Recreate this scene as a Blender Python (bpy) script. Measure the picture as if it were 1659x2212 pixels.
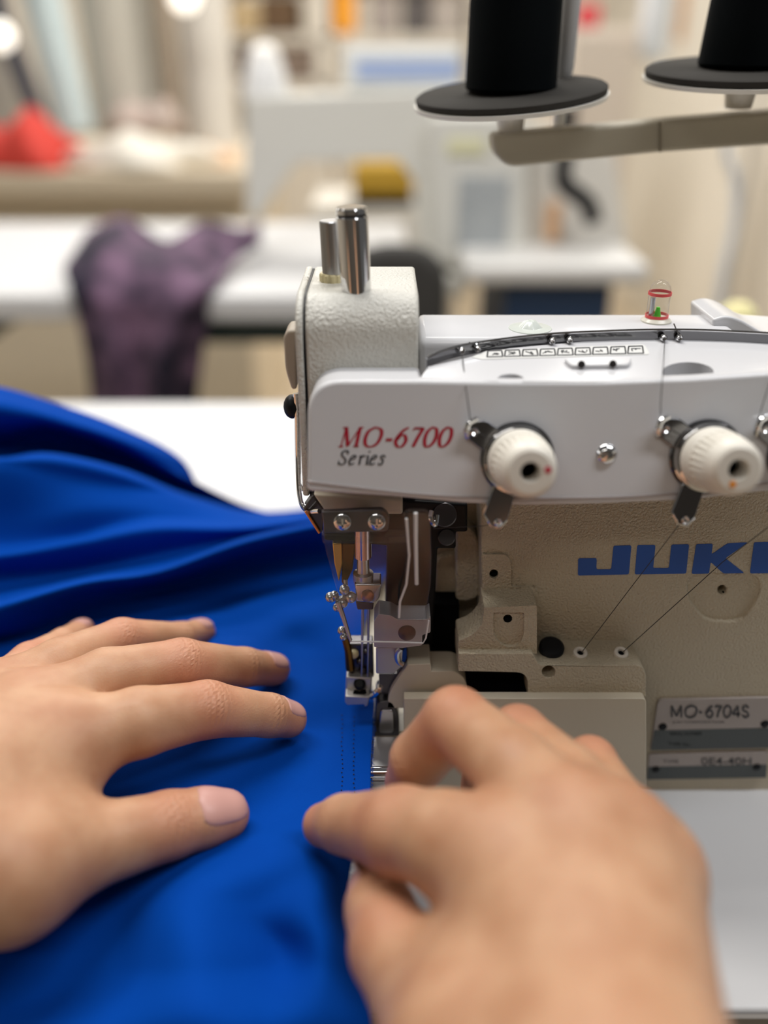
import bpy, bmesh, math, random
import numpy as np
from mathutils import Vector, Matrix
random.seed(7)
for o in list(bpy.data.objects): bpy.data.objects.remove(o)
SC = bpy.context.scene
COL = SC.collection
R = math.radians
# ---------------------------------------------------------------- camera (all modelling is in mm above the table top)
TABLE = 0.75                       # table top height in metres
FP, CX, CY = 1900.0, 829.5, 1106.0 # focal length in photo pixels, image centre
CAM = Vector((0, -308, 310)); PITCH = R(27.66)
FW = Vector((0, math.cos(PITCH), -math.sin(PITCH))); UP = Vector((0, math.sin(PITCH), math.cos(PITCH))); RT = Vector((1, 0, 0))
cd = bpy.data.cameras.new('camera'); cam = bpy.data.objects.new('camera', cd); COL.objects.link(cam); SC.camera = cam
cam.location = (CAM.x/1000, CAM.y/1000, TABLE + CAM.z/1000)
cam.rotation_euler = (math.pi/2 - PITCH, 0, 0)
cd.sensor_fit = 'VERTICAL'; cd.sensor_height = 48.0; cd.lens = FP*48.0/2212.0
cd.clip_start = 0.02; cd.clip_end = 50
cd.dof.use_dof = True; cd.dof.focus_distance = 0.352; cd.dof.aperture_fstop = cd.lens/12.0
# ---------------------------------------------------------------- world and lamps
SC.view_settings.view_transform = 'Standard'; SC.view_settings.look = 'None'
SC.view_settings.gamma = 1; SC.view_settings.exposure = 0.0
W = bpy.data.worlds.new('world'); SC.world = W; W.use_nodes = True
wb = W.node_tree.nodes['Background']; wb.inputs[0].default_value = (1.0, 0.97, 0.93, 1); wb.inputs[1].default_value = 0.10
def area(name, loc, size, sizey, power, col, rot=(0, 0, 0)):
    l = bpy.data.lights.new(name, 'AREA'); l.shape = 'RECTANGLE'; l.size = size; l.size_y = sizey; l.energy = power; l.color = col
    o = bpy.data.objects.new(name, l); COL.objects.link(o); o.location = loc; o.rotation_euler = rot
area('overhead_area_light', (-0.45, 0.5, 2.5), 1.4, 0.25, 29, (1, 0.97, 0.92))
area('overhead_area_light', (0.95, -0.2, 2.5), 1.2, 0.25, 19, (0.97, 0.98, 1.0))  # added lamp, brightens the right side of the table and machine
area('overhead_area_light', (0.7, 2.3, 2.55), 2.4, 0.4, 62, (1, 0.96, 0.9))
area('overhead_area_light', (-1.3, 3.4, 2.55), 2.4, 0.4, 55, (1, 0.96, 0.9))
area('overhead_area_light', (-0.6, -1.3, 2.5), 1.3, 0.25, 6, (1, 0.95, 0.88))  # added fill for the faces turned to the camera, no known fitting
# ---------------------------------------------------------------- pixel to place
def ray(px, py):
    return (RT*((px-CX)/FP) + UP*(-(py-CY)/FP) + FW)
def PY(px, py, Y):
    d = ray(px, py); return CAM + d*((Y-CAM.y)/d.y)
def PZ(px, py, z):
    d = ray(px, py); return CAM + d*((z-CAM.z)/d.z)
def PP(px, py, o, n):
    d = ray(px, py); return CAM + d*((o-CAM).dot(n)/d.dot(n))
def T(v): return Vector((v[0]/1000, v[1]/1000, TABLE + v[2]/1000))
# ---------------------------------------------------------------- materials
MATS = {}
def mat(name, col, rough=0.5, metal=0.0, bump=None, spec=0.5, coat=0.0, sss=0.0, var=None, sheen=0.0, emit=0.0):
    if name in MATS: return MATS[name]
    m = bpy.data.materials.new(name); m.use_nodes = True; nt = m.node_tree; b = nt.nodes['Principled BSDF']
    b.inputs['Base Color'].default_value = (*col, 1); b.inputs['Roughness'].default_value = rough
    b.inputs['Metallic'].default_value = metal; b.inputs['Specular IOR Level'].default_value = spec
    b.inputs['Coat Weight'].default_value = coat
    if sheen: b.inputs['Sheen Weight'].default_value = sheen; b.inputs['Sheen Roughness'].default_value = 0.4
    if sss:
        b.inputs['Subsurface Weight'].default_value = sss; b.inputs['Subsurface Radius'].default_value = (1, 0.35, 0.2)
        b.inputs['Subsurface Scale'].default_value = 0.004
    if emit:
        b.inputs['Emission Color'].default_value = (*col, 1); b.inputs['Emission Strength'].default_value = emit
    tc = nt.nodes.new('ShaderNodeTexCoord')
    if var:   # (scale, amount, second colour)
        n = nt.nodes.new('ShaderNodeTexNoise'); n.inputs['Scale'].default_value = var[0]; n.inputs['Detail'].default_value = 3
        r = nt.nodes.new('ShaderNodeMapRange'); r.inputs[1].default_value = 0.10; r.inputs[2].default_value = 0.62; r.inputs[4].default_value = var[1]
        x = nt.nodes.new('ShaderNodeMixRGB'); x.inputs[1].default_value = (*col, 1); x.inputs[2].default_value = (*var[2], 1)
        nt.links.new(tc.outputs['Object'], n.inputs['Vector']); nt.links.new(n.outputs[0], r.inputs[0]); nt.links.new(r.outputs[0], x.inputs[0])
        nt.links.new(x.outputs[0], b.inputs['Base Color'])
    if bump:  # (scale, strength, distance in m)
        n = nt.nodes.new('ShaderNodeTexNoise'); n.inputs['Scale'].default_value = bump[0]; n.inputs['Detail'].default_value = 2
        bp = nt.nodes.new('ShaderNodeBump'); bp.inputs['Strength'].default_value = bump[1]; bp.inputs['Distance'].default_value = bump[2]
        nt.links.new(tc.outputs['Object'], n.inputs['Vector']); nt.links.new(n.outputs[0], bp.inputs['Height']); nt.links.new(bp.outputs[0], b.inputs['Normal'])
    MATS[name] = m; return m
cream = mat('cream_hammer_paint', (0.60, 0.53, 0.395), 0.36, bump=(950, 1.0, 0.0011), var=(22, 0.22, (0.40, 0.32, 0.20)))
creamh = mat('pale_hammer_paint', (0.64, 0.625, 0.57), 0.3, bump=(900, 1.0, 0.0008))
creams = mat('cream_smooth_paint', (0.60, 0.535, 0.415), 0.33, bump=(420, 0.25, 0.0003))
white = mat('white_cover_plastic', (0.66, 0.66, 0.68), 0.3, coat=0.3)
ivory = mat('ivory_plastic', (0.78, 0.74, 0.66), 0.38)
chrome = mat('chrome', (0.72, 0.72, 0.73), 0.1, 1.0)
dchrome = mat('dark_chrome', (0.20, 0.20, 0.21), 0.14, 1.0)
steel = mat('brushed_steel', (0.55, 0.55, 0.56), 0.3, 1.0)
satin = mat('satin_steel', (0.50, 0.49, 0.52), 0.42, 0.85, bump=(600, 0.1, 0.0002))
dsteel = mat('dark_steel', (0.10, 0.095, 0.10), 0.32, 0.9)
brass = mat('brass', (0.62, 0.40, 0.10), 0.3, 1.0)
yplast = mat('yellowed_plastic', (0.66, 0.58, 0.34), 0.4)
black = mat('black_metal', (0.008, 0.009, 0.011), 0.45, spec=0.2)
blackm = mat('matt_black', (0.004, 0.004, 0.005), 0.9, spec=0.05)
thr = mat('black_thread', (0.03, 0.027, 0.027), 0.6)
blueink = mat('blue_print', (0.008, 0.085, 0.42), 0.4)
redink = mat('red_print', (0.42, 0.008, 0.03), 0.4)
greyink = mat('grey_print', (0.045, 0.045, 0.05), 0.5)
platepink = mat('nameplate_silver', (0.40, 0.35, 0.32), 0.45, 0.2)
platedark = mat('nameplate_dark', (0.075, 0.085, 0.085), 0.4, 0.2)
tablem = mat('white_laminate', (0.64, 0.64, 0.645), 0.5, bump=(900, 0.1, 0.0002))
edge = mat('table_edge_grey', (0.22, 0.20, 0.18), 0.5)
def clear_plastic():
    m = bpy.data.materials.new('clear_plastic'); m.use_nodes = True; nt = m.node_tree; nt.nodes.remove(nt.nodes['Principled BSDF'])
    t = nt.nodes.new('ShaderNodeBsdfTransparent'); t.inputs[0].default_value = (0.965, 0.97, 0.975, 1)
    g = nt.nodes.new('ShaderNodeBsdfGlossy'); g.inputs['Roughness'].default_value = 0.06
    lw = nt.nodes.new('ShaderNodeLayerWeight'); lw.inputs[0].default_value = 0.5; f1 = nt.nodes.new('ShaderNodeMath'); f1.operation = 'POWER'; f1.inputs[1].default_value = 4; nt.links.new(lw.outputs['Facing'], f1.inputs[0]); f = nt.nodes.new('ShaderNodeMath'); f.operation = 'MULTIPLY_ADD'; f.inputs[1].default_value = 0.9; f.inputs[2].default_value = 0.025; nt.links.new(f1.outputs[0], f.inputs[0])
    mx = nt.nodes.new('ShaderNodeMixShader'); nt.links.new(f.outputs[0], mx.inputs[0]); nt.links.new(t.outputs[0], mx.inputs[1]); nt.links.new(g.outputs[0], mx.inputs[2])
    nt.links.new(mx.outputs[0], nt.nodes['Material Output'].inputs[0]); return m
clear = clear_plastic()
# ---------------------------------------------------------------- mesh builder
def newell(pts):
    n = Vector((0, 0, 0))
    for i in range(len(pts)):
        a = pts[i]; b = pts[(i+1) % len(pts)]
        n += Vector(((a.y-b.y)*(a.z+b.z), (a.z-b.z)*(a.x+b.x), (a.x-b.x)*(a.y+b.y)))
    return n.normalized()
def frame(ax):
    ax = Vector(ax).normalized(); h = Vector((0, 0, 1)) if abs(ax.z) < 0.9 else Vector((1, 0, 0))
    u = ax.cross(h).normalized(); v = ax.cross(u).normalized(); return ax, u, v
class MB:
    def __init__(s): s.v = []; s.f = []
    def add(s, vs, fs):
        o = len(s.v); s.v += [Vector(v) for v in vs]; s.f += [tuple(i+o for i in f) for f in fs]; return s
    def prism(s, pts, ext):
        pts = [Vector(p) for p in pts]; n = len(pts); ext = Vector(ext)
        return s.add(pts+[p+ext for p in pts], [tuple(range(n)), tuple(range(2*n-1, n-1, -1))]+[(i, (i+1) % n, (i+1) % n+n, i+n) for i in range(n)])
    def box(s, a, b):
        x0, y0, z0 = a; x1, y1, z1 = b
        return s.prism([(x0, y0, z0), (x1, y0, z0), (x1, y1, z0), (x0, y1, z0)], (0, 0, z1-z0))
    def lathe(s, o, ax, prof, n=32, rib=None, caps=True):   # prof: list of (t, r)
        o = Vector(o); ax, u, v = frame(ax); vs = []; fs = []
        for k, (t, r) in enumerate(prof):
            for i in range(n):
                a = 2*math.pi*i/n; rr = r
                if rib and rib[0] <= k <= rib[1]: rr = r - (rib[2] if (i//2) % 2 else 0)
                vs.append(o+ax*t+u*(rr*math.cos(a))+v*(rr*math.sin(a)))
        for k in range(len(prof)-1):
            for i in range(n):
                j = (i+1) % n; fs.append((k*n+i, k*n+j, (k+1)*n+j, (k+1)*n+i))
        if caps: fs.append(tuple(range(n))); fs.append(tuple(range((len(prof)-1)*n+n-1, (len(prof)-1)*n-1, -1)))
        return s.add(vs, fs)
    def cyl(s, a, b, r, r2=None, n=24, bev=0.0):
        a = Vector(a); b = Vector(b); L = (b-a).length; r2 = r if r2 is None else r2
        pr = [(0, r-bev), (bev, r), (L-bev, r2), (L, r2-bev)] if bev else [(0, r), (L, r2)]
        return s.lathe(a, b-a, pr, n)
    def tube(s, path, r, n=8):
        path = [Vector(p) for p in path]; vs = []; fs = []; pu = None
        for k, p in enumerate(path):
            d = (path[min(k+1, len(path)-1)]-path[max(k-1, 0)]).normalized()
            if pu is None: _, u, _v = frame(d)
            else: u = (pu-d*pu.dot(d)).normalized()
            pu = u; v = d.cross(u); rr = r[k] if isinstance(r, (list, tuple)) else r
            for i in range(n):
                a = 2*math.pi*i/n; vs.append(p+u*(rr*math.cos(a))+v*(rr*math.sin(a)))
        for k in range(len(path)-1):
            for i in range(n):
                j = (i+1) % n; fs.append((k*n+i, k*n+j, (k+1)*n+j, (k+1)*n+i))
        fs.append(tuple(range(n))); fs.append(tuple(range(len(path)*n-1, len(path)*n-n-1, -1)))
        return s.add(vs, fs)
    def ball(s, c, r, sx=1, sy=1, sz=1, n=16):
        c = Vector(c); vs = []; fs = []; m = n//2
        for k in range(m+1):
            th = math.pi*k/m
            for i in range(n):
                a = 2*math.pi*i/n; vs.append(c+Vector((sx*r*math.sin(th)*math.cos(a), sy*r*math.sin(th)*math.sin(a), sz*r*math.cos(th))))
        for k in range(m):
            for i in range(n):
                j = (i+1) % n; fs.append((k*n+i, k*n+j, (k+1)*n+j, (k+1)*n+i))
        return s.add(vs, fs)
    def loft(s, rows, closed=False):
        n = len(rows[0]); vs = [p for r in rows for p in r]; fs = []
        for k in range(len(rows)-1):
            for i in range(n if closed else n-1):
                j = (i+1) % n; fs.append((k*n+i, k*n+j, (k+1)*n+j, (k+1)*n+i))
        return s.add(vs, fs)
    def bm(s, off=Vector((0, 0, 0))):
        bm = bmesh.new(); vv = [bm.verts.new(T(v)-off) for v in s.v]
        for f in s.f:
            if len(set(f)) > 2:
                try: bm.faces.new([vv[i] for i in f])
                except ValueError: pass
        bmesh.ops.remove_doubles(bm, verts=bm.verts, dist=1e-7)
        bmesh.ops.recalc_face_normals(bm, faces=bm.faces); return bm
    def build(s, name, m, parent=None, bevel=0, seg=3, angle=35, solid=0, sub=0, cuts=(), label=None):
        if parent is None:
            lo = Vector([min(v[i] for v in s.v) for i in range(3)]); hi = Vector([max(v[i] for v in s.v) for i in range(3)])
            off = T(((lo.x+hi.x)/2, (lo.y+hi.y)/2, lo.z))
        else:
            off = Vector(parent.get('_o', parent.location))
        bm = s.bm(off); me = bpy.data.meshes.new(name); bm.to_mesh(me); bm.free(); me.materials.append(m)
        o = bpy.data.objects.new(name, me); COL.objects.link(o)
        if parent is None: o.location = off
        else: o.parent = parent
        o['_o'] = tuple(off)
        if cuts:
            tmp = []
            for c in cuts:
                b2 = c.bm(off); m2 = bpy.data.meshes.new('cut'); b2.to_mesh(m2); b2.free(); c2 = bpy.data.objects.new('cut', m2); COL.objects.link(c2)
                if parent is None: c2.location = off
                else: c2.location = off
                md = o.modifiers.new('b', 'BOOLEAN'); md.object = c2; md.operation = 'DIFFERENCE'; md.solver = 'EXACT'; tmp.append(c2)
            if parent is not None: o.parent = None; o.location = off
            bpy.context.view_layer.update(); dg = bpy.context.evaluated_depsgraph_get()
            nm = bpy.data.meshes.new_from_object(o.evaluated_get(dg)); o.modifiers.clear(); o.data = nm
            if parent is not None: o.parent = parent; o.location = (0, 0, 0)
            for c2 in tmp: bpy.data.objects.remove(c2)
            me = nm
        if bevel:
            md = o.modifiers.new('bevel', 'BEVEL'); md.width = bevel/1000; md.segments = seg; md.limit_method = 'ANGLE'; md.angle_limit = R(40)
        if solid: md = o.modifiers.new('solid', 'SOLIDIFY'); md.thickness = solid/1000; md.offset = 0
        if sub: md = o.modifiers.new('sub', 'SUBSURF'); md.levels = sub; md.render_levels = sub
        me.shade_smooth(); me.set_sharp_from_angle(angle=R(angle))
        if label: o['label'] = label
        return o
def tag(o, label, cat, group=None, kind=None):
    o['label'] = label; o['category'] = cat
    if group: o['group'] = group
    if kind: o['kind'] = kind
    return o
def thing(name, loc, label, cat, group=None):
    o = bpy.data.objects.new(name, None); COL.objects.link(o); o.location = T(loc); o['_o'] = tuple(o.location); o.empty_display_size = 0.02
    return tag(o, label, cat, group)
def copy_tree(o, parent=None):
    c = o.copy(); COL.objects.link(c); c.parent = parent
    for ch in [k for k in bpy.data.objects if k.parent == o]: copy_tree(ch, c)
    return c
def struct(o): o['kind'] = 'structure'; return o
def rnd(pts, r, n=5):      # round the corners of a 2-D outline; r one number or one per corner
    out = []; N = len(pts)
    for i in range(N):
        rr = r[i] if isinstance(r, (list, tuple)) else r
        p = Vector(pts[i][:2]); a = Vector(pts[i-1][:2]); b = Vector(pts[(i+1) % N][:2])
        if rr <= 0: out.append(tuple(p)); continue
        da = a-p; db = b-p; L = min(rr, da.length*0.49, db.length*0.49); da = p+da.normalized()*L; db = p+db.normalized()*L
        for k in range(n+1):
            t = k/n; q = da*(1-t)**2+p*(2*t*(1-t))+db*t*t; out.append(tuple(q))
    return out
def cr(pts, n):            # Catmull-Rom through Vectors, n samples by index
    pts = [Vector(p) for p in pts]; m = len(pts); out = []
    for k in range(n):
        t = k/(n-1)*(m-1); i = min(int(t), m-2); t -= i
        p0 = pts[max(i-1, 0)]; p1 = pts[i]; p2 = pts[i+1]; p3 = pts[min(i+2, m-1)]
        out.append(0.5*((2*p1)+(p2-p0)*t+(2*p0-5*p1+4*p2-p3)*t*t+(3*p1-p0-3*p2+p3)*t**3))
    return out
def ell(cx, cy, rx, ry, n=24, a0=0.0): return [(cx+rx*math.cos(a0+2*math.pi*i/n), cy+ry*math.sin(a0+2*math.pi*i/n)) for i in range(n)]
# ================================================================= THE ROOM
def slab(name, a, b, m): return struct(MB().box(a, b).build(name, m))
wallm = mat('cream_wall_paint', (0.66, 0.61, 0.53), 0.8, bump=(60, 0.1, 0.001))
floorm = mat('beige_floor', (0.60, 0.50, 0.36), 0.5, var=(3, 0.5, (0.52, 0.43, 0.32)))
slab('floor', (-3200, -2500, -770), (3000, 5200, -750), floorm)
slab('wall_back', (-3200, 5000, -750), (3000, 5100, 1900), wallm)
slab('wall_right', (1180, 1100, -750), (1260, 5000, 1900), mat('ivory_wall_paint', (0.74, 0.70, 0.62), 0.8))
slab('wall_front', (-3200, -2600, -750), (3000, -2500, 1900), mat('dark_reflection_wall', (0.14, 0.125, 0.11), 0.8))  # unseen wall behind the camera, coloured dark to deepen the chrome reflections
slab('wall_left', (-3200, -2500, -750), (-3100, 5000, 1900), wallm)
# ================================================================= SEWING TABLE
tb = thing('sewing_table', (0, 200, -750), 'white laminate industrial sewing table the overlock machine stands on', 'table')
MB().box((-640, -108, -32), (560, 520, 0)).build('tabletop', tablem, tb, bevel=2)
MB().box((-641, -110, -31), (561, -108.2, -2)).build('edge_band', edge, tb)
for sx in (-560, 470):
    for sy in (20, 440): MB().box((sx, sy, -750), (sx+45, sy+45, -32)).build('leg', steel, tb, bevel=3)
# ================================================================= OVERLOCK MACHINE
M = thing('overlock_machine', (80, 60, 0), 'cream and white industrial overlock sewing machine standing on the white table', 'sewing machine')
TILT = R(15.4); PN = Vector((0, -math.cos(TILT), math.sin(TILT))); P0 = PY(1130, 1093, -24)
def ON(px, py, off=0): return PP(px, py, P0+PN*off, PN)
def poly(pts, Y): return [PY(x, y, Y) for x, y in pts]
# --- main casting with shallow recesses
cut1 = MB().prism(poly(rnd([(1490, 1262), (1510, 1246), (1630, 1246), (1648, 1262), (1648, 1290), (1610, 1352), (1530, 1352), (1490, 1300)], 26), -3), (0, 4.3, 0))
cut2 = MB().prism(poly(ell(1568, 1287, 10, 10), -3), (0, 14, 0))
cut3 = MB().prism(poly(ell(1068, 1245, 10, 10), -3), (0, 14, 0))
body = MB().prism(poly([(1040, 1060), (2100, 1060), (2100, 1720), (1040, 1720)], 0), (0, 150, 0))
body = body.build('body_casting', cream, M, bevel=2, cuts=(cut1, cut2, cut3))
MB().prism(poly(rnd([(1042, 1198), (1095, 1198), (1104, 1215), (1104, 1268), (1160, 1268), (1160, 1330), (1042, 1330)], [0, 14, 14, 8, 10, 0, 0]), -1.2), (0, 4, 0)).build('raised_boss', cream, M, bevel=0.8, cuts=(MB().prism(poly(ell(1068, 1245, 10, 10), -3), (0, 14, 0)),))
# base under the work area
MB().box((-92, -14, 0), (70, 150, 46)).build('base', creams, M, bevel=3)
MB().box((-120, -62, 42), (-12, 60, 48)).build('cloth_plate', steel, M, bevel=1)
for x in (-110, -30): MB().cyl((x, -50, 0), (x, -50, 42), 5).build('plate_leg', steel, M)
# throat: the set-back wall of the arm
MB().prism(poly([(925, 1080), (1044, 1080), (1044, 1480), (925, 1480)], 24), (0, 100, 0)).build('throat_casting', cream, M, bevel=2)
MB().prism(poly(rnd([(940, 1210), (975, 1195), (1000, 1195), (1022, 1215), (1030, 1250), (1020, 1295), (960, 1305), (940, 1305)], 14), 20), (0, 6, 0)).build('throat_boss', cream, M, bevel=2)
MB().prism(poly(rnd([(985, 1135), (1015, 1140), (1036, 1170), (1036, 1290), (1010, 1300), (985, 1300)], 14), 14), (0, 12, 0)).build('throat_boss', cream, M, bevel=2)
MB().prism(poly([(925, 1305), (992, 1305), (992, 1452), (925, 1452)], 10), (0, 12, 0)).build('throat_opening_dark', blackm, M)  # black slab stands in for the darkness inside the throat opening
# stepped block beside the throat
cutU = MB().prism(poly(rnd([(1066, 1324), (1132, 1324), (1132, 1375), (1118, 1398), (1085, 1398), (1066, 1372)], [0, 4, 12, 16, 16, 12]), -14.3), (0, 1.7, 0))
cutH = MB().prism(poly(ell(1098, 1342, 10, 9), -14.3), (0, 6, 0))
MB().prism(poly(rnd([(1046, 1312), (1160, 1308), (1160, 1412), (990, 1412), (990, 1384), (1022, 1372), (1042, 1348)], [2, 3, 0, 0, 4, 16, 10]), -14), (0, 15, 0)).build('stepped_block', cream, M, bevel=1.2, cuts=(cutU, cutH))
cutB = MB().prism(poly(ell(1192, 1478, 15, 13), -25), (0, 16, 0))
MB().prism(poly(rnd([(990, 1412), (1150, 1412), (1165, 1437), (1395, 1437), (1395, 1506), (1140, 1506), (1140, 1453), (990, 1450)], [2, 4, 8, 26, 3, 2, 30, 0], 8), -17), (0, 18, 0)).build('thread_shelf', cream, M, bevel=1.4, cuts=(cutB,))
MB().prism(poly(ell(1192, 1478, 14, 12), -12), (0, 4, 0)).build('hole_dark_plug', black, M)  # black plug paints the hole's inner darkness
for hx, hy, hY in ((1068, 1246, 0.2), (1568, 1288, 2.2), (1098, 1343, -12.2)): MB().prism(poly(ell(hx, hy, 9.2, 8.8), hY), (0, 1.5, 0)).build('hole_dark_disc', blackm, M)  # black discs near the hole mouths, so the empty holes look dark
MB().prism(poly([(990, 1440), (1150, 1440), (1150, 1560), (990, 1560)], -6), (0, 12, 0)).build('slot_dark', blackm, M)  # black block in place of the shade deep in the slot
# lower swing cover
MB().prism(poly(rnd([(872, 1509), (1396, 1509), (1396, 1702), (872, 1702)], [3, 10, 3, 3]), -21), (0, 4.5, 0)).build('looper_cover', creams, M, bevel=2.5, seg=4)
MB().prism(poly(rnd([(880, 1436), (930, 1434), (932, 1450), (985, 1450), (1008, 1470), (1010, 1530), (835, 1530), (842, 1495)], [3, 2, 2, 22, 20, 0, 0, 14]), -14), (0, 14, 0)).build('knife_cover', creams, M, bevel=1.2)
# black cap and the two thread grommets on the shelf
sh = lambda px, py: PP(px, py, PY(1280, 1437, -17)+Vector((0, 0, 0.2)), Vector((0, 0, 1)))
def up(px, py, r, h, nm, m, prof=None):
    p = sh(px, py); ax = Vector((0, -0.35, 0.94)).normalized()
    MB().lathe(p-ax*2, ax, prof or [(0, r), (2+h-0.8, r), (2+h, r-0.9)], 28).build(nm, m, M)
up(1190, 1404, 5.3, 3.2, 'rubber_plug', black)
for gx in (1253, 1341):
    up(gx, 1412, 3.4, 1.4, 'thread_grommet', ivory, [(0, 3), (2.6, 3.1), (3.3, 2.8), (3.6, 2.2), (3.3, 1.5), (2.2, 1.2)])
    up(gx, 1412, 1.0, 0.3, 'grommet_hole', blackm, [(0.2, 1.25), (2.3, 1.25)])
# --- needle-bar head with side plate
xl = PY(659, 720, 5).x; xr = PY(905, 720, 5).x
def headprof(g=0.0, z0=153):
    p = [(5-g, z0)]
    for k in range(9):
        a = k/8*math.pi/2; p.append((5-g+15-15*math.cos(a), 216+(15+g)*math.sin(a)))
    return p+[(62+g, 231+g), (66+g, 226), (66+g, z0)]
MB().prism([(xl, y, z) for y, z in headprof()], (xr-xl, 0, 0)).build('head_housing', creamh, M, bevel=1.2)
MB().prism([(xl-0.9, y, z) for y, z in headprof(-0.7)], (0.9, 0, 0)).build('gasket', black, M)
MB().prism([(xl-3.6, y, z) for y, z in headprof(0.1)], (2.7, 0, 0)).build('side_plate', creamh, M, bevel=0.9)
MB().prism([PY(x, y, 12) for x, y in rnd([(612, 728), (622, 714), (641, 714), (641, 842), (630, 842), (616, 800)], [10, 6, 0, 0, 12, 18])], (0, 14, 0)).build('release_lever', mat('tan_plastic', (0.42, 0.36, 0.29), 0.45), M, bevel=1.5)
# chrome presser post, knurled adjuster and its brass nut
c = PY(772, 640, 22); c.z = 222
top = PY(770, 468, 22).z
MB().lathe(c, (-0.045, 0, 1), [(0, 5.5), (top-222, 5.9), (top-222+0.3, 5.6)], 40).build('presser_post', chrome, M)
c2 = c+Vector((-0.045, 0, 1))*(top-222)
MB().lathe(c2, (-0.045, 0, 1), [(0, 5.3), (1.0, 5.3)], 40).build('post_seal', black, M)
MB().lathe(c2+Vector((-.04, 0, 0.9)), (-0.045, 0, 1), [(0, 5.2), (0.3, 5.6), (1.9, 5.6), (2.4, 5.1), (2.5, 0.5)], 40).build('post_cap', chrome, M)
k0 = PY(722, 600, 36); k1 = PY(715, 476, 36)
kn = MB(); ax, u, v = frame(k1-k0); L = (k1-k0).length; NR = 30; NA = 72; vs = []; fs = []
for i in range(NR*2+1):
    for j in range(NA):
        t = L*i/(NR*2); a = 2*math.pi*j/NA; r = 4.45-0.3*(((i+j) % 2))
        if i in (0, NR*2): r = 4.0
        vs.append(k0+ax*t+u*(r*math.cos(a))+v*(r*math.sin(a)))
for i in range(NR*2):
    for j in range(NA): fs.append((i*NA+j, i*NA+(j+1) % NA, (i+1)*NA+(j+1) % NA, (i+1)*NA+j))
fs.append(tuple(range(NA))); fs.append(tuple(range(len(vs)-NA, len(vs)))); kn.add(vs, fs)
kn.build('knurled_knob', mat('knurled_steel', (0.55, 0.55, 0.56), 0.3, 1.0), M, angle=15)
MB().cyl(k0-ax*12, k0, 2.4).build('adjusting_screw', chrome, M)
nb = PY(719, 640, 36); nb.z = 229
MB().lathe(nb, (0, 0, 1), [(0, 5.0), (4.6, 5.0), (5.2, 4.5)], 48, rib=(0, 1, 0.35)).build('lock_nut', yplast, M, angle=15)
# --- white front cover, its rounded left end and the lip along its bottom
fc = rnd([(664, 1062), (665, 822), (905, 822), (1100, 825), (1300, 825), (1500, 817), (1700, 803), (2000, 790), (2000, 1030), (1659, 1062), (1500, 1080), (1300, 1090), (1130, 1093), (1000, 1088), (850, 1074)], [10, 75]+[0]*13, 12)
fl_ = rnd([(666, 1056), (667, 824), (905, 824), (1000, 1080), (850, 1070)], [10, 74, 0, 0, 0], 12)
cover = MB().prism([ON(x, y) for x, y in fc], (0, 5, 0)).prism([ON(x, y, -2) for x, y in fl_], (0, 20, 0)).build('front_cover', white, M, bevel=2.2, seg=4, angle=45)
lip = [(664, 1040), (760, 1052), (900, 1067), (1050, 1075), (1200, 1076), (1350, 1073), (1500, 1062), (1659, 1043), (1800, 1025)]
MB().tube(cr([ON(x, y, 0.0) for x, y in lip], 60), 0.55, 6).build('cover_seam', mat('seam_grey', (0.38, 0.34, 0.33), 0.6), M)
lowr = [(664, 1046), (760, 1058), (900, 1073), (1050, 1081), (1200, 1082), (1350, 1079), (1500, 1068), (1659, 1049), (1900, 1015)]
# top shelf of the cover
SO = ON(1300, 825); SN = Vector((0, -0.10, 1)).normalized()
SH = lambda px, py, off=0.0: PP(px, py, SO+SN*off, SN)
shp = [(905, 821), (1100, 824), (1300, 824), (1500, 816), (1700, 802), (2000, 789), (2000, 712), (1659, 730), (1480, 728), (1300, 734), (1100, 752), (925, 792)]
h1 = MB().prism([SH(x, y, 3) for x, y in ell(1104, 801, 29, 11, 32)], (0, 0, -22))
h2 = MB().prism([SH(x, y, 3) for x, y in ell(1489, 786, 56, 21, 40)], (0, 0, -25))
MB().prism([SH(x, y, 0) for x, y in shp], (0, 0, -26)).build('cover_shelf', white, M, bevel=1.2, cuts=(h1, h2), angle=45)
MB().cyl(SH(1489, 786, -21.8), SH(1489, 786, -19), 6.0).build('recess_screw', dsteel, M)
MB().prism([SH(x, y, 0) for x, y in rnd([(1216, 782), (1365, 780), (1358, 796), (1234, 798)], 8)], (0, 0, 1.6)).build('cover_catch', white, M, bevel=0.7)
for hx, hy in ((1256, 779), (1324, 778)): MB().cyl(SH(hx, hy+8, 0.5), SH(hx, hy+8, 2.0), 1.3).build('catch_screw', dsteel, M)
# threading diagram sticker
st = MB().prism([SH(x, y, 0.05) for x, y in rnd([(1018, 772), (1055, 757), (1392, 744), (1404, 766), (1040, 777)], [3, 6, 6, 6, 3])], (0, 0, 0.15)).build('threading_diagram', mat('sticker_white', (0.72, 0.72, 0.70), 0.5), M)
dg = MB()
def dl(a, b, w=0.28):
    A = SH(a[0], a[1], 0.3); B = SH(b[0], b[1], 0.3); dg.tube([A, B], w, 4)
for k in range(9):
    x0 = 1052+k*38; y1 = 771-k*0.9; y0 = 758-k*1.2
    dl((x0, y1), (x0+34, y1-0.8)); dl((x0+34, y1-0.8), (x0+32, y0)); dl((x0, y1), (x0-2+4, y0)); dl((x0+2, y0), (x0+32, y0-1))
    random.seed(k)
    for q in range(4): dl((x0+6+random.random()*20, y0+3+random.random()*7), (x0+6+random.random()*22, y0+3+random.random()*7), 0.22)
dg.build('diagram_lines', greyink, st)
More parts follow.
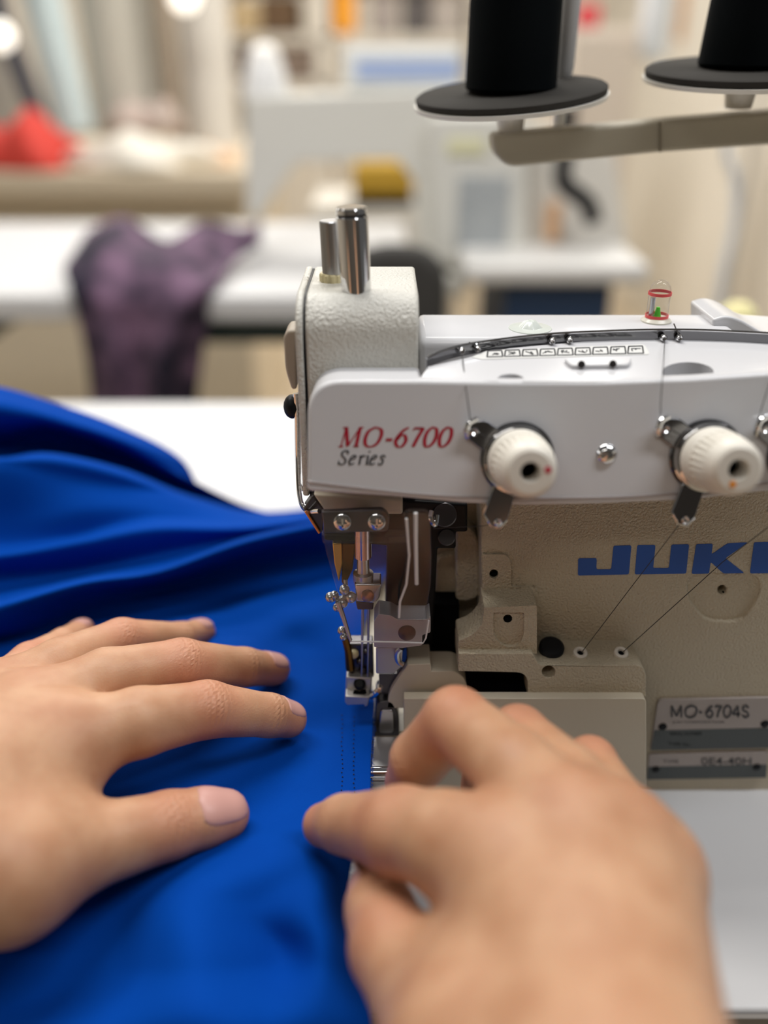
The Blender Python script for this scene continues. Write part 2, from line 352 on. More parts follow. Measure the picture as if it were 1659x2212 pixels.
# --- chrome thread guide bar standing on the shelf
gt = [(922, 776), (945, 763), (1000, 747), (1100, 732), (1200, 722), (1300, 717), (1400, 714), (1500, 714), (1600, 718), (1700, 724), (1850, 738)]
gY = [2, 6, 12, 19, 23, 25, 26, 25.5, 24, 21, 16]
tops = cr([PY(x, y, Y) for (x, y), Y in zip(gt, gY)], 60)
rows = [[], [], [], []]
for i, p in enumerate(tops):
    zb = SH(1000, 780).z+(p.y-SH(1000, 780).y)*0.10-0.6
    h = 6.0
    zb = min(zb, p.z-4.0)
    rows[0].append(Vector((p.x, p.y, p.z))); rows[1].append(Vector((p.x, p.y, zb))); rows[2].append(Vector((p.x, p.y+1.0, zb))); rows[3].append(Vector((p.x, p.y+1.0, p.z)))
gb = MB(); n = len(tops); gb.add(rows[0]+rows[1]+rows[2]+rows[3], [(k*n+i, k*n+i+1, ((k+1) % 4)*n+i+1, ((k+1) % 4)*n+i) for k in range(4) for i in range(n-1)]+[(0, n, 2*n, 3*n), (n-1, 2*n-1, 3*n-1, 4*n-1)])
guide = gb.build('thread_guide_bar', dchrome, M, bevel=0.3)
MB().tube([p+Vector((0, 0.4, 0.1)) for p in tops], 0.55, 8).build('guide_rim', chrome, guide)
for ex, ey, eY in ((998, 760, 11), (1032, 755, 14), (1193, 738, 21.5), (1231, 736, 22.5), (1434, 731, 24.5), (1468, 731, 24.5)):
    p = PY(ex, ey, eY-1)
    MB().lathe(p+Vector((0, 1.5, 0)), (0, -1, 0.1), [(0, 1.35), (1.6, 1.3), (2.2, 0.9), (2.0, 0.5), (1.2, 0.45)], 20).build('eyelet', chrome, guide)
# --- top cover, oil window, oil sight glass
TC = MB().prism([(PY(905, 690, 40).x, y, z) for y, z in ((28, 150), (28, 209), (32, 211), (62, 211), (66, 207), (66, 150))], (PY(1590, 690, 40).x-PY(905, 690, 40).x, 0, 0)).build('top_cover', white, M, bevel=2.5)
MB().prism([PY(x, y, 44) for x, y in rnd([(1540, 690), (1570, 681), (1600, 690), (1650, 720), (1800, 730), (1800, 760), (1540, 760)], [6, 14, 14, 14, 0, 0, 0])], (0, 30, 0)).build('top_hump', white, M, bevel=2)
MB().lathe(PZ(1145, 712, 210.5), (0, 0, 1), [(0, 9), (0.8, 8.6), (1.0, 7), (1.2, 5), (3.5, 2.5), (4, 0.5)], 24, rib=(2, 5, 0.5)).build('oil_window', mat('frosted_plastic', (0.62, 0.66, 0.62), 0.25), M)
sg = PZ(1417, 694, 211)
MB().lathe(sg-Vector((0, 0, 1)), (0, 0, 1), [(0, 6.2), (1.6, 6.2), (2.6, 5.2)], 32).build('sight_glass_base', mat('clear_ivory', (0.75, 0.72, 0.62), 0.3), M)
MB().lathe(sg, (0, 0, 1), [(0, 4.4), (12.5, 4.4), (14.5, 3.9), (16, 2.9), (17, 1.4), (17.2, 0.2)], 32).build('sight_glass', clear, M)
for zz in (1.8, 11.0): MB().lathe(sg+Vector((0, 0, zz)), (0, 0, 1), [(0, 4.5), (0.0, 4.7), (1.2, 4.7), (1.2, 4.5)], 32, caps=False).build('red_ring', mat('red_ring', (0.75, 0.08, 0.08), 0.4), M)
MB().cyl(sg+Vector((0, -0.5, 0.5)), sg+Vector((0, -0.5, 6.0)), 1.9, 0.7).build('oil_float', mat('green_plastic', (0.10, 0.62, 0.04), 0.4), M)
MB().cyl(sg+Vector((-2.6, -0.5, 1)), sg+Vector((-2.6, -0.5, 10)), 1.0).build('oil_pipe', steel, M)
# --- tension dials
def dial(dx, dot, dotc, nm):
    cpx = (1117+dx, 990-(5 if dx else 0)); c = ON(*cpx)
    d = MB().lathe(c, PN, [(0, 13.4), (1.0, 13.4), (1.4, 13.0)], 48).build('tension_dial', dchrome, M)
    pl = MB()
    o = ON(1117, 990); sh_ = c-o
    Q = lambda x, y, off: ON(x, y, off)+sh_
    pl.prism([Q(x, y, 1.2) for x, y in rnd([(1100, 945), (1085, 1000), (1060, 985), (1008, 946), (1018, 912), (1048, 906), (1075, 925)], [0, 0, 6, 10, 10, 12, 10])], PN*1.2)
    pl.build('upper_thread_arm', dchrome, d, bevel=0.4)
    pl = MB().prism([Q(x, y, 1.2) for x, y in rnd([(1070, 1040), (1044, 1110), (1060, 1136), (1080, 1142), (1096, 1122), (1116, 1050)], [0, 5, 8, 12, 8, 0])], PN*1.0)
    pl.build('lower_thread_arm', dchrome, d, bevel=0.4)
    rim = MB().tube([Q(x, y, 2.3) for x, y in ((1066, 1050), (1045, 1110), (1061, 1136), (1080, 1141), (1095, 1123))], 0.4, 6).build('arm_rim', chrome, d)
    MB().tube(cr([Q(x, y, o_) for x, y, o_ in ((1010, 944, 1.6), (1008, 930, 3.0), (1014, 914, 3.0), (1030, 905, 2.0))], 12), 1.1, 10).build('thread_hook', chrome, d)
    for ex, ey in ((1024, 932), (1075, 1127)): MB().lathe(Q(ex, ey, 1.5), PN, [(0, 1.5), (1.4, 1.5), (1.9, 1.0), (1.5, 0.5)], 18).build('eyelet', chrome, d)
    MB().lathe(c+PN*1.35, PN, [(0, 13.1), (0.9, 13.0), (1.0, 12.0)], 48).build('gap_dark_ring', black, d)  # black ring put in for the dark gap between plate and disc
    MB().lathe(c+PN*1.4, PN, [(0, 10.5), (0.8, 12.6), (1.6, 12.7), (2.0, 11.2), (2.4, 12.3), (4.0, 12.2), (4.4, 11.6)], 48).build('tension_disc', chrome, d)
    MB().lathe(c+PN*5.6, PN, [(0, 10.9), (0.5, 11.3), (5.6, 11.1), (6.0, 10.8)], 48).build('spring_collar', ivory, d)
    kn = MB().lathe(c+PN*11.6, PN, [(0, 10.6), (0.7, 11.0), (3.0, 10.9), (3.2, 10.8), (12.0, 9.9), (12.6, 9.7), (15.5, 9.1), (17.6, 8.2), (18.4, 7.0), (18.5, 3.5), (17.5, 3.2), (9, 3.1)], 120, rib=(3, 4, 0.5)).build('dial_knob', ivory, d, angle=25)
    MB().lathe(c+PN*20.5, PN, [(0, 3.2), (0.4, 3.2)], 24).build('dial_bore', blackm, d)
    q = PP(dot[0], dot[1], c+PN*30.1, PN)
    MB().lathe(q-PN*0.05, PN, [(0, 1.15), (0.25, 1.1)], 20).build('dial_mark', dotc, kn)
    return d
dial(0, (1184, 1015), mat('red_dot', (0.55, 0.01, 0.05), 0.5), 'a')
dial(408, (1583, 1046), mat('orange_dot', (0.85, 0.30, 0.02), 0.5), 'b')
dial(618, (1850, 1040), mat('blue_dot', (0.02, 0.15, 0.5), 0.5), 'c')
p = ON(1311, 981)
sc_ = MB().lathe(p-PN*0.5, PN, [(0, 3.7), (0.8, 3.7), (1.9, 2.9), (2.5, 1.4), (2.6, 0.2)], 32).build('cover_screw', chrome, M, cuts=(MB().prism([p+Vector((-5, 0, -0.35))+PN*1.3, p+Vector((5, 0, 0.15))+PN*1.3, p+Vector((5, 0, 0.75))+PN*1.3, p+Vector((-5, 0, 0.35))+PN*1.3], PN*3),))
# --- lettering
def strokes(name, glyphs, cap, base, x0, sx, shear, thick, thin, onf, m, parent):
    b = MB()
    for gx, gw, paths in glyphs:
        for pts, kind in paths:
            P = [Vector((x, y)) for x, y in pts]
            if kind == 'c':
                q = cr([Vector((p.x, p.y, 0)) for p in P], 40); P = [Vector((p.x, p.y)) for p in q]
            elif kind == 'o':
                q = cr([Vector((p.x, p.y, 0)) for p in P+P[:1]], 49); P = [Vector((p.x, p.y)) for p in q]
            L = []; Rr = []
            for i, p in enumerate(P):
                a = P[max(i-1, 0)]; c = P[min(i+1, len(P)-1)]
                if kind == 'o' and i in (0, len(P)-1): a = P[-2]; c = P[1]
                d = (c-a); d = Vector((d.x*gw, d.y*cap)).normalized(); nn = Vector((-d.y, d.x))
                w = thin+(thick-thin)*abs(d.y)**1.5 if kind != 't' else thin
                if kind == 'd': w = thick
                X = gx+p.x*gw; Yv = p.y*cap
                L.append((X+nn.x*w/2, Yv+nn.y*w/2)); Rr.append((X-nn.x*w/2, Yv-nn.y*w/2))
            f = lambda t: onf(x0+(t[0]*sx)+shear*t[1], base-t[1])
            n = len(L); b.add([f(t) for t in L]+[f(t) for t in Rr], [(i, i+1, n+i+1, n+i) for i in range(n-1)])
    bm = b.bm(Vector(parent['_o'])); me = bpy.data.meshes.new(name); bm.to_mesh(me); bm.free(); me.materials.append(m)
    o = bpy.data.objects.new(name, me); COL.objects.link(o); o.parent = parent; o['_o'] = parent['_o']; return o
Og = [([(0.5, 1.0), (0.12, 0.8), (0.0, 0.45), (0.1, 0.12), (0.42, 0.0), (0.82, 0.15), (1.0, 0.55), (0.9, 0.88)], 'o')]
ser = lambda x, y, w=0.14: ([(x-w, y), (x+w, y)], 't')
Mg = [([(0.12, 0.02), (0.17, 0.98)], 't'), ([(0.17, 1.0), (0.45, 0.03)], 'd'), ([(0.45, 0.03), (0.86, 1.0)], 't'), ([(0.86, 1.0), (0.86, 0.0)], 'd'), ser(0.12, 0.015, .12), ser(0.86, 0.015, .14), ser(0.12, 0.985, .1), ser(0.92, 0.985, .1)]
S6 = [([(0.95, 0.98), (0.55, 0.85), (0.18, 0.55), (0.03, 0.28), (0.3, 0.02), (0.7, 0.02), (0.95, 0.3), (0.75, 0.58), (0.4, 0.58), (0.1, 0.35)], 'c')]
S7 = [([(0.05, 0.82), (0.12, 0.97), (0.95, 0.97)], 't'), ([(0.95, 0.97), (0.6, 0.45), (0.38, 0.0)], 'd'), ([(0.1, 0.93), (0.9, 0.93)], 't')]
S0 = [([(0.5, 1.0), (0.15, 0.8), (0.03, 0.45), (0.15, 0.1), (0.45, 0.0), (0.82, 0.2), (0.97, 0.55), (0.85, 0.9)], 'o')]
gl = [(0, 44, Mg), (54, 33, Og), (99, 14, [([(0, .33), (1, .33)], 'd')]), (120, 24, S6), (152, 24, S7), (182, 25, S0), (214, 25, S0)]
gl[2] = (99, 14, [([(0, .36), (1, .36)], 't'), ([(0, .32), (1, .32)], 't'), ([(0, .4), (1, .4)], 't')])
FON = lambda x, y: ON(x, y, 0.18)
strokes('model_lettering', gl, 42, 965, 731, 1.0, 0.23, 7.6, 2.9, FON, redink, cover)
Sg = [([(0.9, 0.78), (0.6, 1.0), (0.22, 0.85), (0.3, 0.62), (0.7, 0.4), (0.75, 0.15), (0.4, 0.0), (0.0, 0.15)], 'c'), ([(0.9, 1.0), (0.92, 0.72)], 't'), ([(0.03, 0.3), (0.0, 0.0)], 't')]
eg = [([(0.1, 0.35), (0.6, 0.4), (0.85, 0.58), (0.6, 0.66), (0.25, 0.5), (0.08, 0.22), (0.3, 0.0), (0.8, 0.12)], 'c')]
rg = [([(0.35, 0.62), (0.35, 0.0)], 'd'), ([(0.1, 0.6), (0.35, 0.62)], 't'), ([(0.35, 0.4), (0.65, 0.64), (0.95, 0.6)], 'c'), ([(0.9, 0.56), (0.9, .64)], 'd')]
ig = [([(0.4, 0.63), (0.4, 0.0)], 'd'), ([(0.0, 0.6), (0.4, 0.62)], 't'), ([(0.4, 0.02), (0.95, 0.06)], 't'), ([(0.5, 0.86), (0.5, 0.96)], 'd')]
sg_ = [([(0.9, 0.52), (0.6, 0.66), (0.25, 0.55), (0.65, 0.3), (0.6, 0.05), (0.3, 0.0), (0.0, 0.12)], 'c')]
strokes('series_lettering', [(0, 19, Sg), (22, 15, eg), (41, 14, rg), (58, 9, ig), (67, 15, eg), (86, 14, sg_)], 31, 1004, 730, 1.0, 0.2, 4.3, 2.2, FON, greyink, cover)
K = lambda c: (900+c[0]/2.765, 1080+c[1]/2.765)
jj = [K(c) for c in ((965, 350), (1076, 348), (1074, 415), (1162, 415), (1176, 275), (1283, 272), (1268, 445), (963, 452))]
uu = [K(c) for c in ((1318, 271), (1427, 270), (1413, 408), (1507, 408), (1522, 268), (1628, 265), (1610, 440), (1303, 445))]
kk = [(1504, 1176), (1540, 1175), (1537, 1198), (1572, 1174), (1616, 1172), (1567, 1206), (1608, 1238), (1563, 1239), (1535, 1214), (1532, 1239), (1494, 1240)]
ii = [(1629, 1172), (1668, 1171), (1662, 1238), (1620, 1239)]
for nm, g in (('letter_j', jj), ('letter_u', uu), ('letter_k', kk), ('letter_i', ii)):
    MB().prism(poly(rnd(g, 4, 3), -0.22), (0, 0.4, 0)).build('brand_letter', blueink, body)
# --- nameplates
def text(s, px, py, hpx, wpx, Y, m, parent, off=0.0, shear=0.0, name='plate_lettering'):
    cu = bpy.data.curves.new('t', 'FONT'); cu.body = s; cu.size = 1; cu.offset = off; cu.shear = shear; cu.extrude = 0.0
    o = bpy.data.objects.new('t', cu); COL.objects.link(o); bpy.context.view_layer.update()
    me = bpy.data.meshes.new_from_object(o.evaluated_get(bpy.context.evaluated_depsgraph_get())); bpy.data.objects.remove(o)
    xs = [v.co.x for v in me.vertices]; ys = [v.co.y for v in me.vertices]; w = max(xs)-min(xs); h = max(ys)-min(ys); O = Vector(parent['_o'])
    x0 = min(xs); y0 = min(ys)
    a = PY(px, py, Y); b = PY(px+wpx, py, Y); c = PY(px, py-hpx, Y)
    for v in me.vertices:
        q = a+(b-a)*((v.co.x-x0)/w)+(c-a)*((v.co.y-y0)/h); v.co = T(q)-O
    me.materials.clear(); me.materials.append(m); o = bpy.data.objects.new(name, me); COL.objects.link(o); o.parent = parent; return o
np1 = MB().prism(poly(rnd([(1421, 1512), (1700, 1506), (1690, 1616), (1405, 1622)], [12, 8, 4, 4]), -1.2), (0, 1.4, 0)).build('nameplate', platepink, M, bevel=0.3)
MB().prism(poly([(1413, 1578), (1694, 1572), (1690, 1615), (1406, 1621)], -1.35), (0, 0.3, 0)).build('dark_band', platedark, np1)
NON = lambda x, y: PY(x, y, -1.55)
Ms = [([(0.05, 0), (0.05, 1)], 'd'), ([(0.05, 1), (0.5, 0.1)], 'd'), ([(0.5, 0.1), (0.95, 1)], 'd'), ([(0.95, 1), (0.95, 0)], 'd')]
S4 = [([(0.72, 0), (0.72, 1)], 'd'), ([(0.72, 0.98), (0.02, 0.3)], 'd'), ([(0.0, 0.28), (1, 0.28)], 'd')]
Ss = [([(0.92, 0.8), (0.6, 1.0), (0.15, 0.85), (0.2, 0.6), (0.75, 0.42), (0.9, 0.15), (0.45, 0.0), (0.03, 0.2)], 'c')]
S7s = [([(0.0, 0.95), (1.0, 0.95)], 'd'), ([(0.97, 0.98), (0.55, 0.5), (0.35, 0.0)], 'd')]
strokes('plate_lettering', [(0, 24, Ms), (32, 26, Og), (63, 8, [([(0, .42), (1, .42)], 'd')]), (79, 16, S6), (99, 16, S7s), (119, 17, S0), (139, 18, S4), (161, 16, Ss)], 25, 1550, 1450, 0.95, 0.0, 4.3, 4.3, NON, greyink, np1)
text('JUKI CORPORATION', 1452, 1564, 6, 112, -1.5, greyink, np1)
text('SERIAL NUMBER', 1447, 1588, 6, 70, -1.5, black, np1)
text('TYPE No.', 1444, 1612, 7, 48, -1.5, black, np1)
for sx, sy in ((1431, 1569), (1652, 1563)): MB().lathe(PY(sx, sy, -1.0), (0, -1, 0), [(0, 1.9), (0.6, 1.9), (1.1, 1.2)], 20).build('rivet', black, np1)
np2 = MB().prism(poly(rnd([(1402, 1630), (1660, 1624), (1655, 1680), (1397, 1685)], 4), -1.2), (0, 1.4, 0)).build('nameplate', platepink, M, bevel=0.3)
MB().prism(poly([(1400, 1657), (1657, 1652), (1655, 1680), (1397, 1684)], -1.35), (0, 0.3, 0)).build('dark_band', platedark, np2)
text('0E4-40H', 1515, 1653, 16, 108, -1.5, greyink, np2, off=0.006)
text('TYPE', 1432, 1649, 7, 34, -1.5, greyink, np2)
for sx, sy in ((1416, 1661), (1634, 1656)): MB().lathe(PY(sx, sy, -1.0), (0, -1, 0), [(0, 1.9), (0.6, 1.9), (1.1, 1.2)], 20).build('rivet', black, np2)
# --- needle area (parts of the machine)
Yc = -14
MB().prism([PY(x, y, -4) for x, y in [(676, 1068), (870, 1080), (870, 1112), (706, 1112)]], (0, 30, 0)).build('head_underside', creams, M, bevel=1)
MB().prism(poly([(860, 1080), (1010, 1090), (1010, 1150), (985, 1150), (985, 1186), (945, 1186), (940, 1300), (930, 1450), (870, 1450), (832, 1320), (836, 1180), (700, 1168), (700, 1112), (860, 1112)], 4), (0, 8, 0)).build('inner_mechanism', black, M, bevel=1)
for a_, b_, r_ in ((965, 1160, 3.6), (960, 1112, 5)): MB().cyl(PY(a_, b_, 2), PY(a_, b_, 5), r_, bev=0.5).build('black_screw', dsteel, M)
MB().tube(cr([PY(932, 1104, -6), PY(930, 1120, -8), PY(940, 1134, -8), PY(944, 1112, -6)], 14), 1.0).build('thread_eye', chrome, M)
MB().prism(poly(rnd([(695, 1106), (828, 1100), (842, 1116), (838, 1148), (700, 1152)], [3, 10, 12, 8, 3]), Yc), (0, 2.5, 0)).build('clamp_plate', dsteel, M, bevel=0.6)
for sx, sy in ((740, 1126), (814, 1126)):
    p = PY(sx, sy, Yc-0.2)
    MB().lathe(p, (0, -1, 0.12), [(0, 3.3), (0.9, 3.3), (1.4, 2.6), (1.7, 1.2)], 28).build('cross_screw', chrome, M, cuts=(MB().box(p+Vector((-1.7, -3, -0.35)), p+Vector((1.7, -0.8, 0.4))), MB().box(p+Vector((-0.35, -3, -1.7)), p+Vector((0.35, -0.8, 1.7)))))
# transparent eye guard
eg_ = [PY(x, y, -22) for x, y in rnd([(696, 1103), (862, 1103), (874, 1112), (930, 1112), (930, 1240), (918, 1390), (758, 1386), (700, 1174)], [2, 2, 4, 10, 10, 6, 10, 3])]
gd = MB().prism(eg_, (0, 1.2, 0)).build('eye_guard', clear, M, bevel=0.4)
gm = MB(); gm.prism([PY(x, y, -24) for x, y in [(695, 1158), (880, 1158), (880, 1173), (697, 1174)]], (0, 5, 0)); gm.build('guard_flange', clear, gd, bevel=0.4)
gm = MB(); gm.prism([PY(x, y, -27) for x, y in rnd([(872, 1112), (882, 1104), (928, 1106), (932, 1200), (930, 1266), (914, 1342), (858, 1340), (874, 1266), (878, 1180)], [4, 6, 12, 8, 8, 2, 2, 10, 8])], (0, 2.2, 0)); gm.build('guard_arm', clear, gd, bevel=0.7)
MB().tube([PY(x, y, -23) for x, y in ((760, 1385), (850, 1387), (914, 1389), (920, 1378), (926, 1340))], 0.35, 6).build('guard_edge', mat('bright_edge', (0.75, 0.75, 0.75), 0.2), gd)
MB().tube([PY(x, y, -27.5) for x, y in ((898, 1108), (898, 1160), (900, 1262))], 0.7, 8).build('guard_rib', mat('bright_edge', (0.75, 0.75, 0.75), 0.2), gd)
MB().tube([PY(x, y, -27.5) for x, y in ((878, 1120), (884, 1200), (878, 1262), (864, 1300), (862, 1334))], 0.45, 8).build('guard_rib', mat('bright_edge', (0.75, 0.75, 0.75), 0.2), gd)
# hinge block that carries the guard and the knife holder
hb = MB().prism(poly(rnd([(808, 1342), (818, 1326), (845, 1330), (858, 1338), (922, 1338), (930, 1332), (930, 1366), (912, 1372), (912, 1394), (868, 1400), (868, 1400), (808, 1398)], 3), -19), (0, 10, 0)).build('guard_hinge', satin, M, bevel=0.9)
MB().lathe(PY(879, 1365, -18.5), (0, -1, 0.1), [(0, 3.6), (0.9, 3.5), (1.3, 2.8)], 28).build('hinge_screw', mat('bronze_screw', (0.16, 0.10, 0.085), 0.4, 0.7), M)
MB().prism(poly(rnd([(812, 1398), (868, 1398), (870, 1405), (868, 1440), (850, 1456), (812, 1456)], 4), -15), (0, 9, 0)).build('knife_holder', satin, M, bevel=1)
MB().prism(poly(rnd([(818, 1456), (858, 1456), (880, 1420), (878, 1448), (848, 1500), (822, 1500)], 4), -11), (0, 9, 0)).build('knife_clamp', dsteel, M, bevel=1)
MB().tube(cr([PY(866, 1400, -16), PY(858, 1410, -16), PY(860, 1428, -16), PY(870, 1436, -16)], 10), 1.2).build('knife_spring', steel, M)
MB().prism(poly(rnd([(812, 1520), (846, 1512), (862, 1545), (862, 1590), (808, 1590)], [10, 14, 14, 2, 2]), -14), (0, 16, 0)).build('lower_knife_block', dsteel, M, bevel=1.2)
MB().prism(poly(rnd([(822, 1535), (850, 1535), (850, 1584), (818, 1584)], 8), -15), (0, 3, 0)).build('lower_knife', steel, M, bevel=0.5)
gp = [PZ(805, 1590, 51), PZ(862, 1590, 51), PZ(862, 1668, 51), PZ(800, 1668, 51)]
MB().prism(gp, (0, 0, -8)).build('needle_plate', steel, M, bevel=0.7)
MB().tube([PZ(798, 1668, 50), PZ(862, 1668, 50)], 2.4, 16).build('plate_roller', chrome, M)
MB().prism([PZ(796, 1674, 47), PZ(870, 1674, 47), PZ(870, 1720, 47), PZ(796, 1720, 47)], (0, 0, -5)).build('plate_lip', steel, M, bevel=0.7)
# needle bar, clamp, needles
nbx = PY(787, 1210, -4).x
zt = PY(783, 1150, -4).z
def zc(y, Y=-4): return PY(787, y, Y).z
MB().lathe((nbx-0.5, -4, zc(1205)), (0, 0, 1), [(0, 2.2), (0.6, 3.4), (zc(1150)-zc(1205), 3.4), (zc(1100)-zc(1205), 3.4)], 28).build('needle_bar', mat('rosy_chrome', (0.62, 0.48, 0.50), 0.16, 1.0), M)
MB().lathe((nbx-0.5, -4, zc(1262)), (0, 0, 1), [(0, 3.8), (2, 4.1), (5.5, 4.1), (6.0, 2.6), (zc(1205)-zc(1262)+1, 2.4)], 28).build('needle_collar', steel, M)
MB().prism(poly(rnd([(766, 1262), (824, 1262), (820, 1292), (808, 1304), (770, 1300)], 5), -9), (0, 9, 0)).build('needle_clamp', chrome, M, bevel=0.8)
MB().lathe(PY(794, 1286, -8.8), (0, -1, 0.1), [(0, 2.7), (0.9, 2.6), (1.2, 2.0)], 24).build('clamp_screw', mat('copper_screw', (0.42, 0.26, 0.2), 0.3, 1.0), M)
for nx in (784, 797): MB().cyl(PY(nx, 1300, -5), PY(nx-3, 1478, -5), 0.65, 0.35, 12).build('needle', steel, M)
MB().prism(poly([(768, 1300), (808, 1300), (806, 1318), (772, 1318)], -7), (0, 5, 0)).build('needle_seat', dsteel, M, bevel=0.6)
MB().prism(poly([(718, 1174), (738, 1174), (740, 1218), (732, 1258), (722, 1218)], -2), (0, 3, 0)).build('brass_guide', brass, M, bevel=0.5)
MB().prism(poly([(738, 1174), (768, 1174), (762, 1230), (744, 1270), (738, 1258)], 0), (0, 3, 0)).build('bronze_lever', mat('bronze', (0.17, 0.085, 0.02), 0.35, 1.0), M, bevel=0.5)
lk = MB()
for x, y, r in ((714, 1290, 2.2), (722, 1286, 1.9), (744, 1274, 2.2), (758, 1290, 2.4), (740, 1302, 2.2), (728, 1312, 1.8), (738, 1362, 1.8), (742, 1376, 1.6)): lk.ball(PY(x, y, -9), r)
lk.tube([PY(716, 1292, -9), PY(736, 1294, -9), PY(762, 1282, -8)], 1.3)
lk.tube([PY(746, 1252, -6), PY(748, 1280, -8)], 0.9)
lk.build('take_up_lever', steel, M)
MB().tube([PY(730, 1300, -11), PY(742, 1335, -11), PY(758, 1385, -11)], [1.2, 1.0, 0.7]).build('foot_lifting_rod', steel, M)
MB().tube([PY(741, 1360, -6), PY(752, 1405, -5), PY(756, 1445, -4)], [1.6, 1.6, 1.9]).build('presser_bar', mat('bronze', (0.17, 0.085, 0.02), 0.35, 1.0), M)
# presser foot
footm = mat('foot_steel', (0.62, 0.60, 0.58), 0.42, 0.6)
sh1 = MB().prism(poly(rnd([(750, 1392), (806, 1392), (808, 1462), (790, 1476), (752, 1470)], 4), -2), (0, 7, 0)).build('foot_shank', dsteel, M, bevel=0.8)
for x, y, r in ((764, 1412, 2.3), (778, 1428, 1.8), (792, 1408, 1.6), (758, 1444, 1.8), (784, 1448, 2.0)): MB().ball(PY(x, y, -2.5), r).build('shank_pin', yplast if x == 764 else dsteel, sh1)
ft = MB()
ft.prism([PY(x, y, -6) for x, y in [(748, 1462), (804, 1466), (802, 1498), (746, 1498)]], (0, 7, 0))
foot = ft.build('presser_foot', footm, M, bevel=0.6)
MB().prism([PY(x, y, -11) for x, y in [(746, 1504), (798, 1506), (794, 1526), (788, 1528), (786, 1522), (750, 1524), (745, 1518)]], (0, 9, 0)).build('foot_toe', footm, foot, bevel=0.5)
MB().prism([PZ(746, 1508, 62), PZ(800, 1510, 62), PZ(798, 1490, 62), PZ(748, 1488, 62)], (0, 0, 1.4)).build('foot_plate', footm, foot, bevel=0.3)
MB().tube(cr([PY(800, 1504, -9), PY(812, 1498, -11), PY(820, 1488, -11), PY(821, 1478, -10)], 14), [1.6]*8+[1.3]*6).build('foot_hook', chrome, foot)
MB().lathe(PY(777, 1478, -6), (0, -0.7, 0.7), [(0, 2.6), (1.6, 2.6), (2.4, 1.5)], 20).build('foot_screw', black, foot)
MB().tube([PY(764, 1494, -8.5), PY(776, 1498, -8.6), PY(790, 1493, -8.5)], 0.9).build('foot_slot', blackm, foot)
# wire lever and screw on the left side of the head
MB().ball(PY(631, 878, 20), 4.6, 0.75, 1, 1.05).build('side_screw', black, M)
MB().tube(cr([PY(638, 850, 18), PY(641, 900, 17), PY(643, 1000, 14), PY(648, 1075, 8), PY(662, 1102, 2), PY(690, 1104, -6)], 40), 1.0, 10).build('thread_guard_wire', chrome, M)
MB().prism([PY(x, y, 18) for x, y in [(640, 852), (648, 852), (650, 1045), (660, 1062), (641, 1062), (643, 1000)]], (0, 3, 0)).build('guard_strip', chrome, M, bevel=0.4)
MB().prism([PY(x, y, 0) for x, y in [(655, 1100), (690, 1150), (696, 1150), (700, 1100), (676, 1070)]], (0, 6, 0)).build('guard_bracket', dsteel, M, bevel=0.6)
MB().tube([PY(660, 1104, -1), PY(690, 1151, -1)], 0.6).build('copper_edge', mat('copper_edge', (0.6, 0.28, 0.12), 0.35, 0.8), M)
# ================================================================= SEWING THREADS
def thread(pts, label, r=0.17):
    o = MB().tube(pts, r, 6).build('sewing_thread', thr); return tag(o, label, 'thread', 'black threads on the machine')
thread([PY(998, 762, 9), PY(1008, 850, -17), ON(1017, 916, 3)], 'black thread running from the chrome guide bar down to the red-dotted dial')
thread([PY(1436, 733, 23), PY(1432, 800, -12), PY(1427, 870, -20), ON(1427, 908, 3)], 'black thread running from the chrome guide bar down to the orange-dotted dial')
thread([PY(1672, 800, -10), PY(1655, 850, -18), ON(1637, 908, 3)], 'short slanting black thread above the third dial at the right edge of the photo')
thread([ON(1475, 1125, 2.5), PY(1462, 1140, -19), PY(1360, 1273, -12), PY(1256, 1410, -11)], 'black thread slanting across the blue letter U to the left white grommet')
thread([ON(1686, 1118, 2.5), PY(1560, 1215, -12), PY(1344, 1410, -11)], 'black thread slanting across the blue letter K to the right white grommet')
thread([ON(1072, 1130, 2.5), PY(1045, 1136, -17), PY(936, 1142, -8)], 'black thread running left from the red-dotted dial to the needle guard', 0.13)
thread([ON(1026, 932, 3), ON(1040, 938, 3.2), ON(1062, 952, 3)], 'bit of black thread lying on the upper arm of the red-dotted dial', 0.13)
thread([ON(1435, 920, 3), ON(1450, 928, 3.2), ON(1475, 942, 3)], 'bit of black thread lying on the upper arm of the orange-dotted dial', 0.13)
thread([PY(1014, 740, 20), PY(1024, 748, 14), PY(1032, 756, 12)], 'short black thread tail over the left end of the chrome guide bar', 0.3)
thread([PY(1456, 700, 40), PY(1461, 712, 27), PY(1469, 728, 22)], 'short black thread tail over the middle of the chrome guide bar', 0.3)
# ================================================================= THREAD STAND AND CONES
YS = 150
TS = thing('thread_stand', (260, YS, 0), 'beige metal thread stand arm with round spool plates above the machine', 'thread stand')
tan = mat('tan_paint', (0.36, 0.32, 0.24), 0.45)
barp = [(1064, 292), (1420, 262), (2000, 215), (2000, 290), (1420, 330), (1098, 362), (1068, 335)]
MB().prism([PY(x, y, YS-12) for x, y in rnd(barp, [14, 0, 0, 0, 0, 24, 30])], (0, 22, 0)).build('stand_arm', tan, TS, bevel=2)
MB().box((250, YS-10, 0), (272, YS+10, 290)).build('stand_post', tan, TS, bevel=2)
MB().prism([PY(x, y, YS-13) for x, y in [(1424, 263), (1428, 263), (1428, 329), (1424, 329)]], (0, 1, 0)).build('arm_joint', mat('seam_brown', (0.18, 0.15, 0.1), 0.6), TS)
padm = mat('dark_foam', (0.045, 0.042, 0.038), 0.95, spec=0.2, bump=(900, 0.3, 0.0004))
padw = mat('white_spool_plate', (0.78, 0.75, 0.68), 0.4)
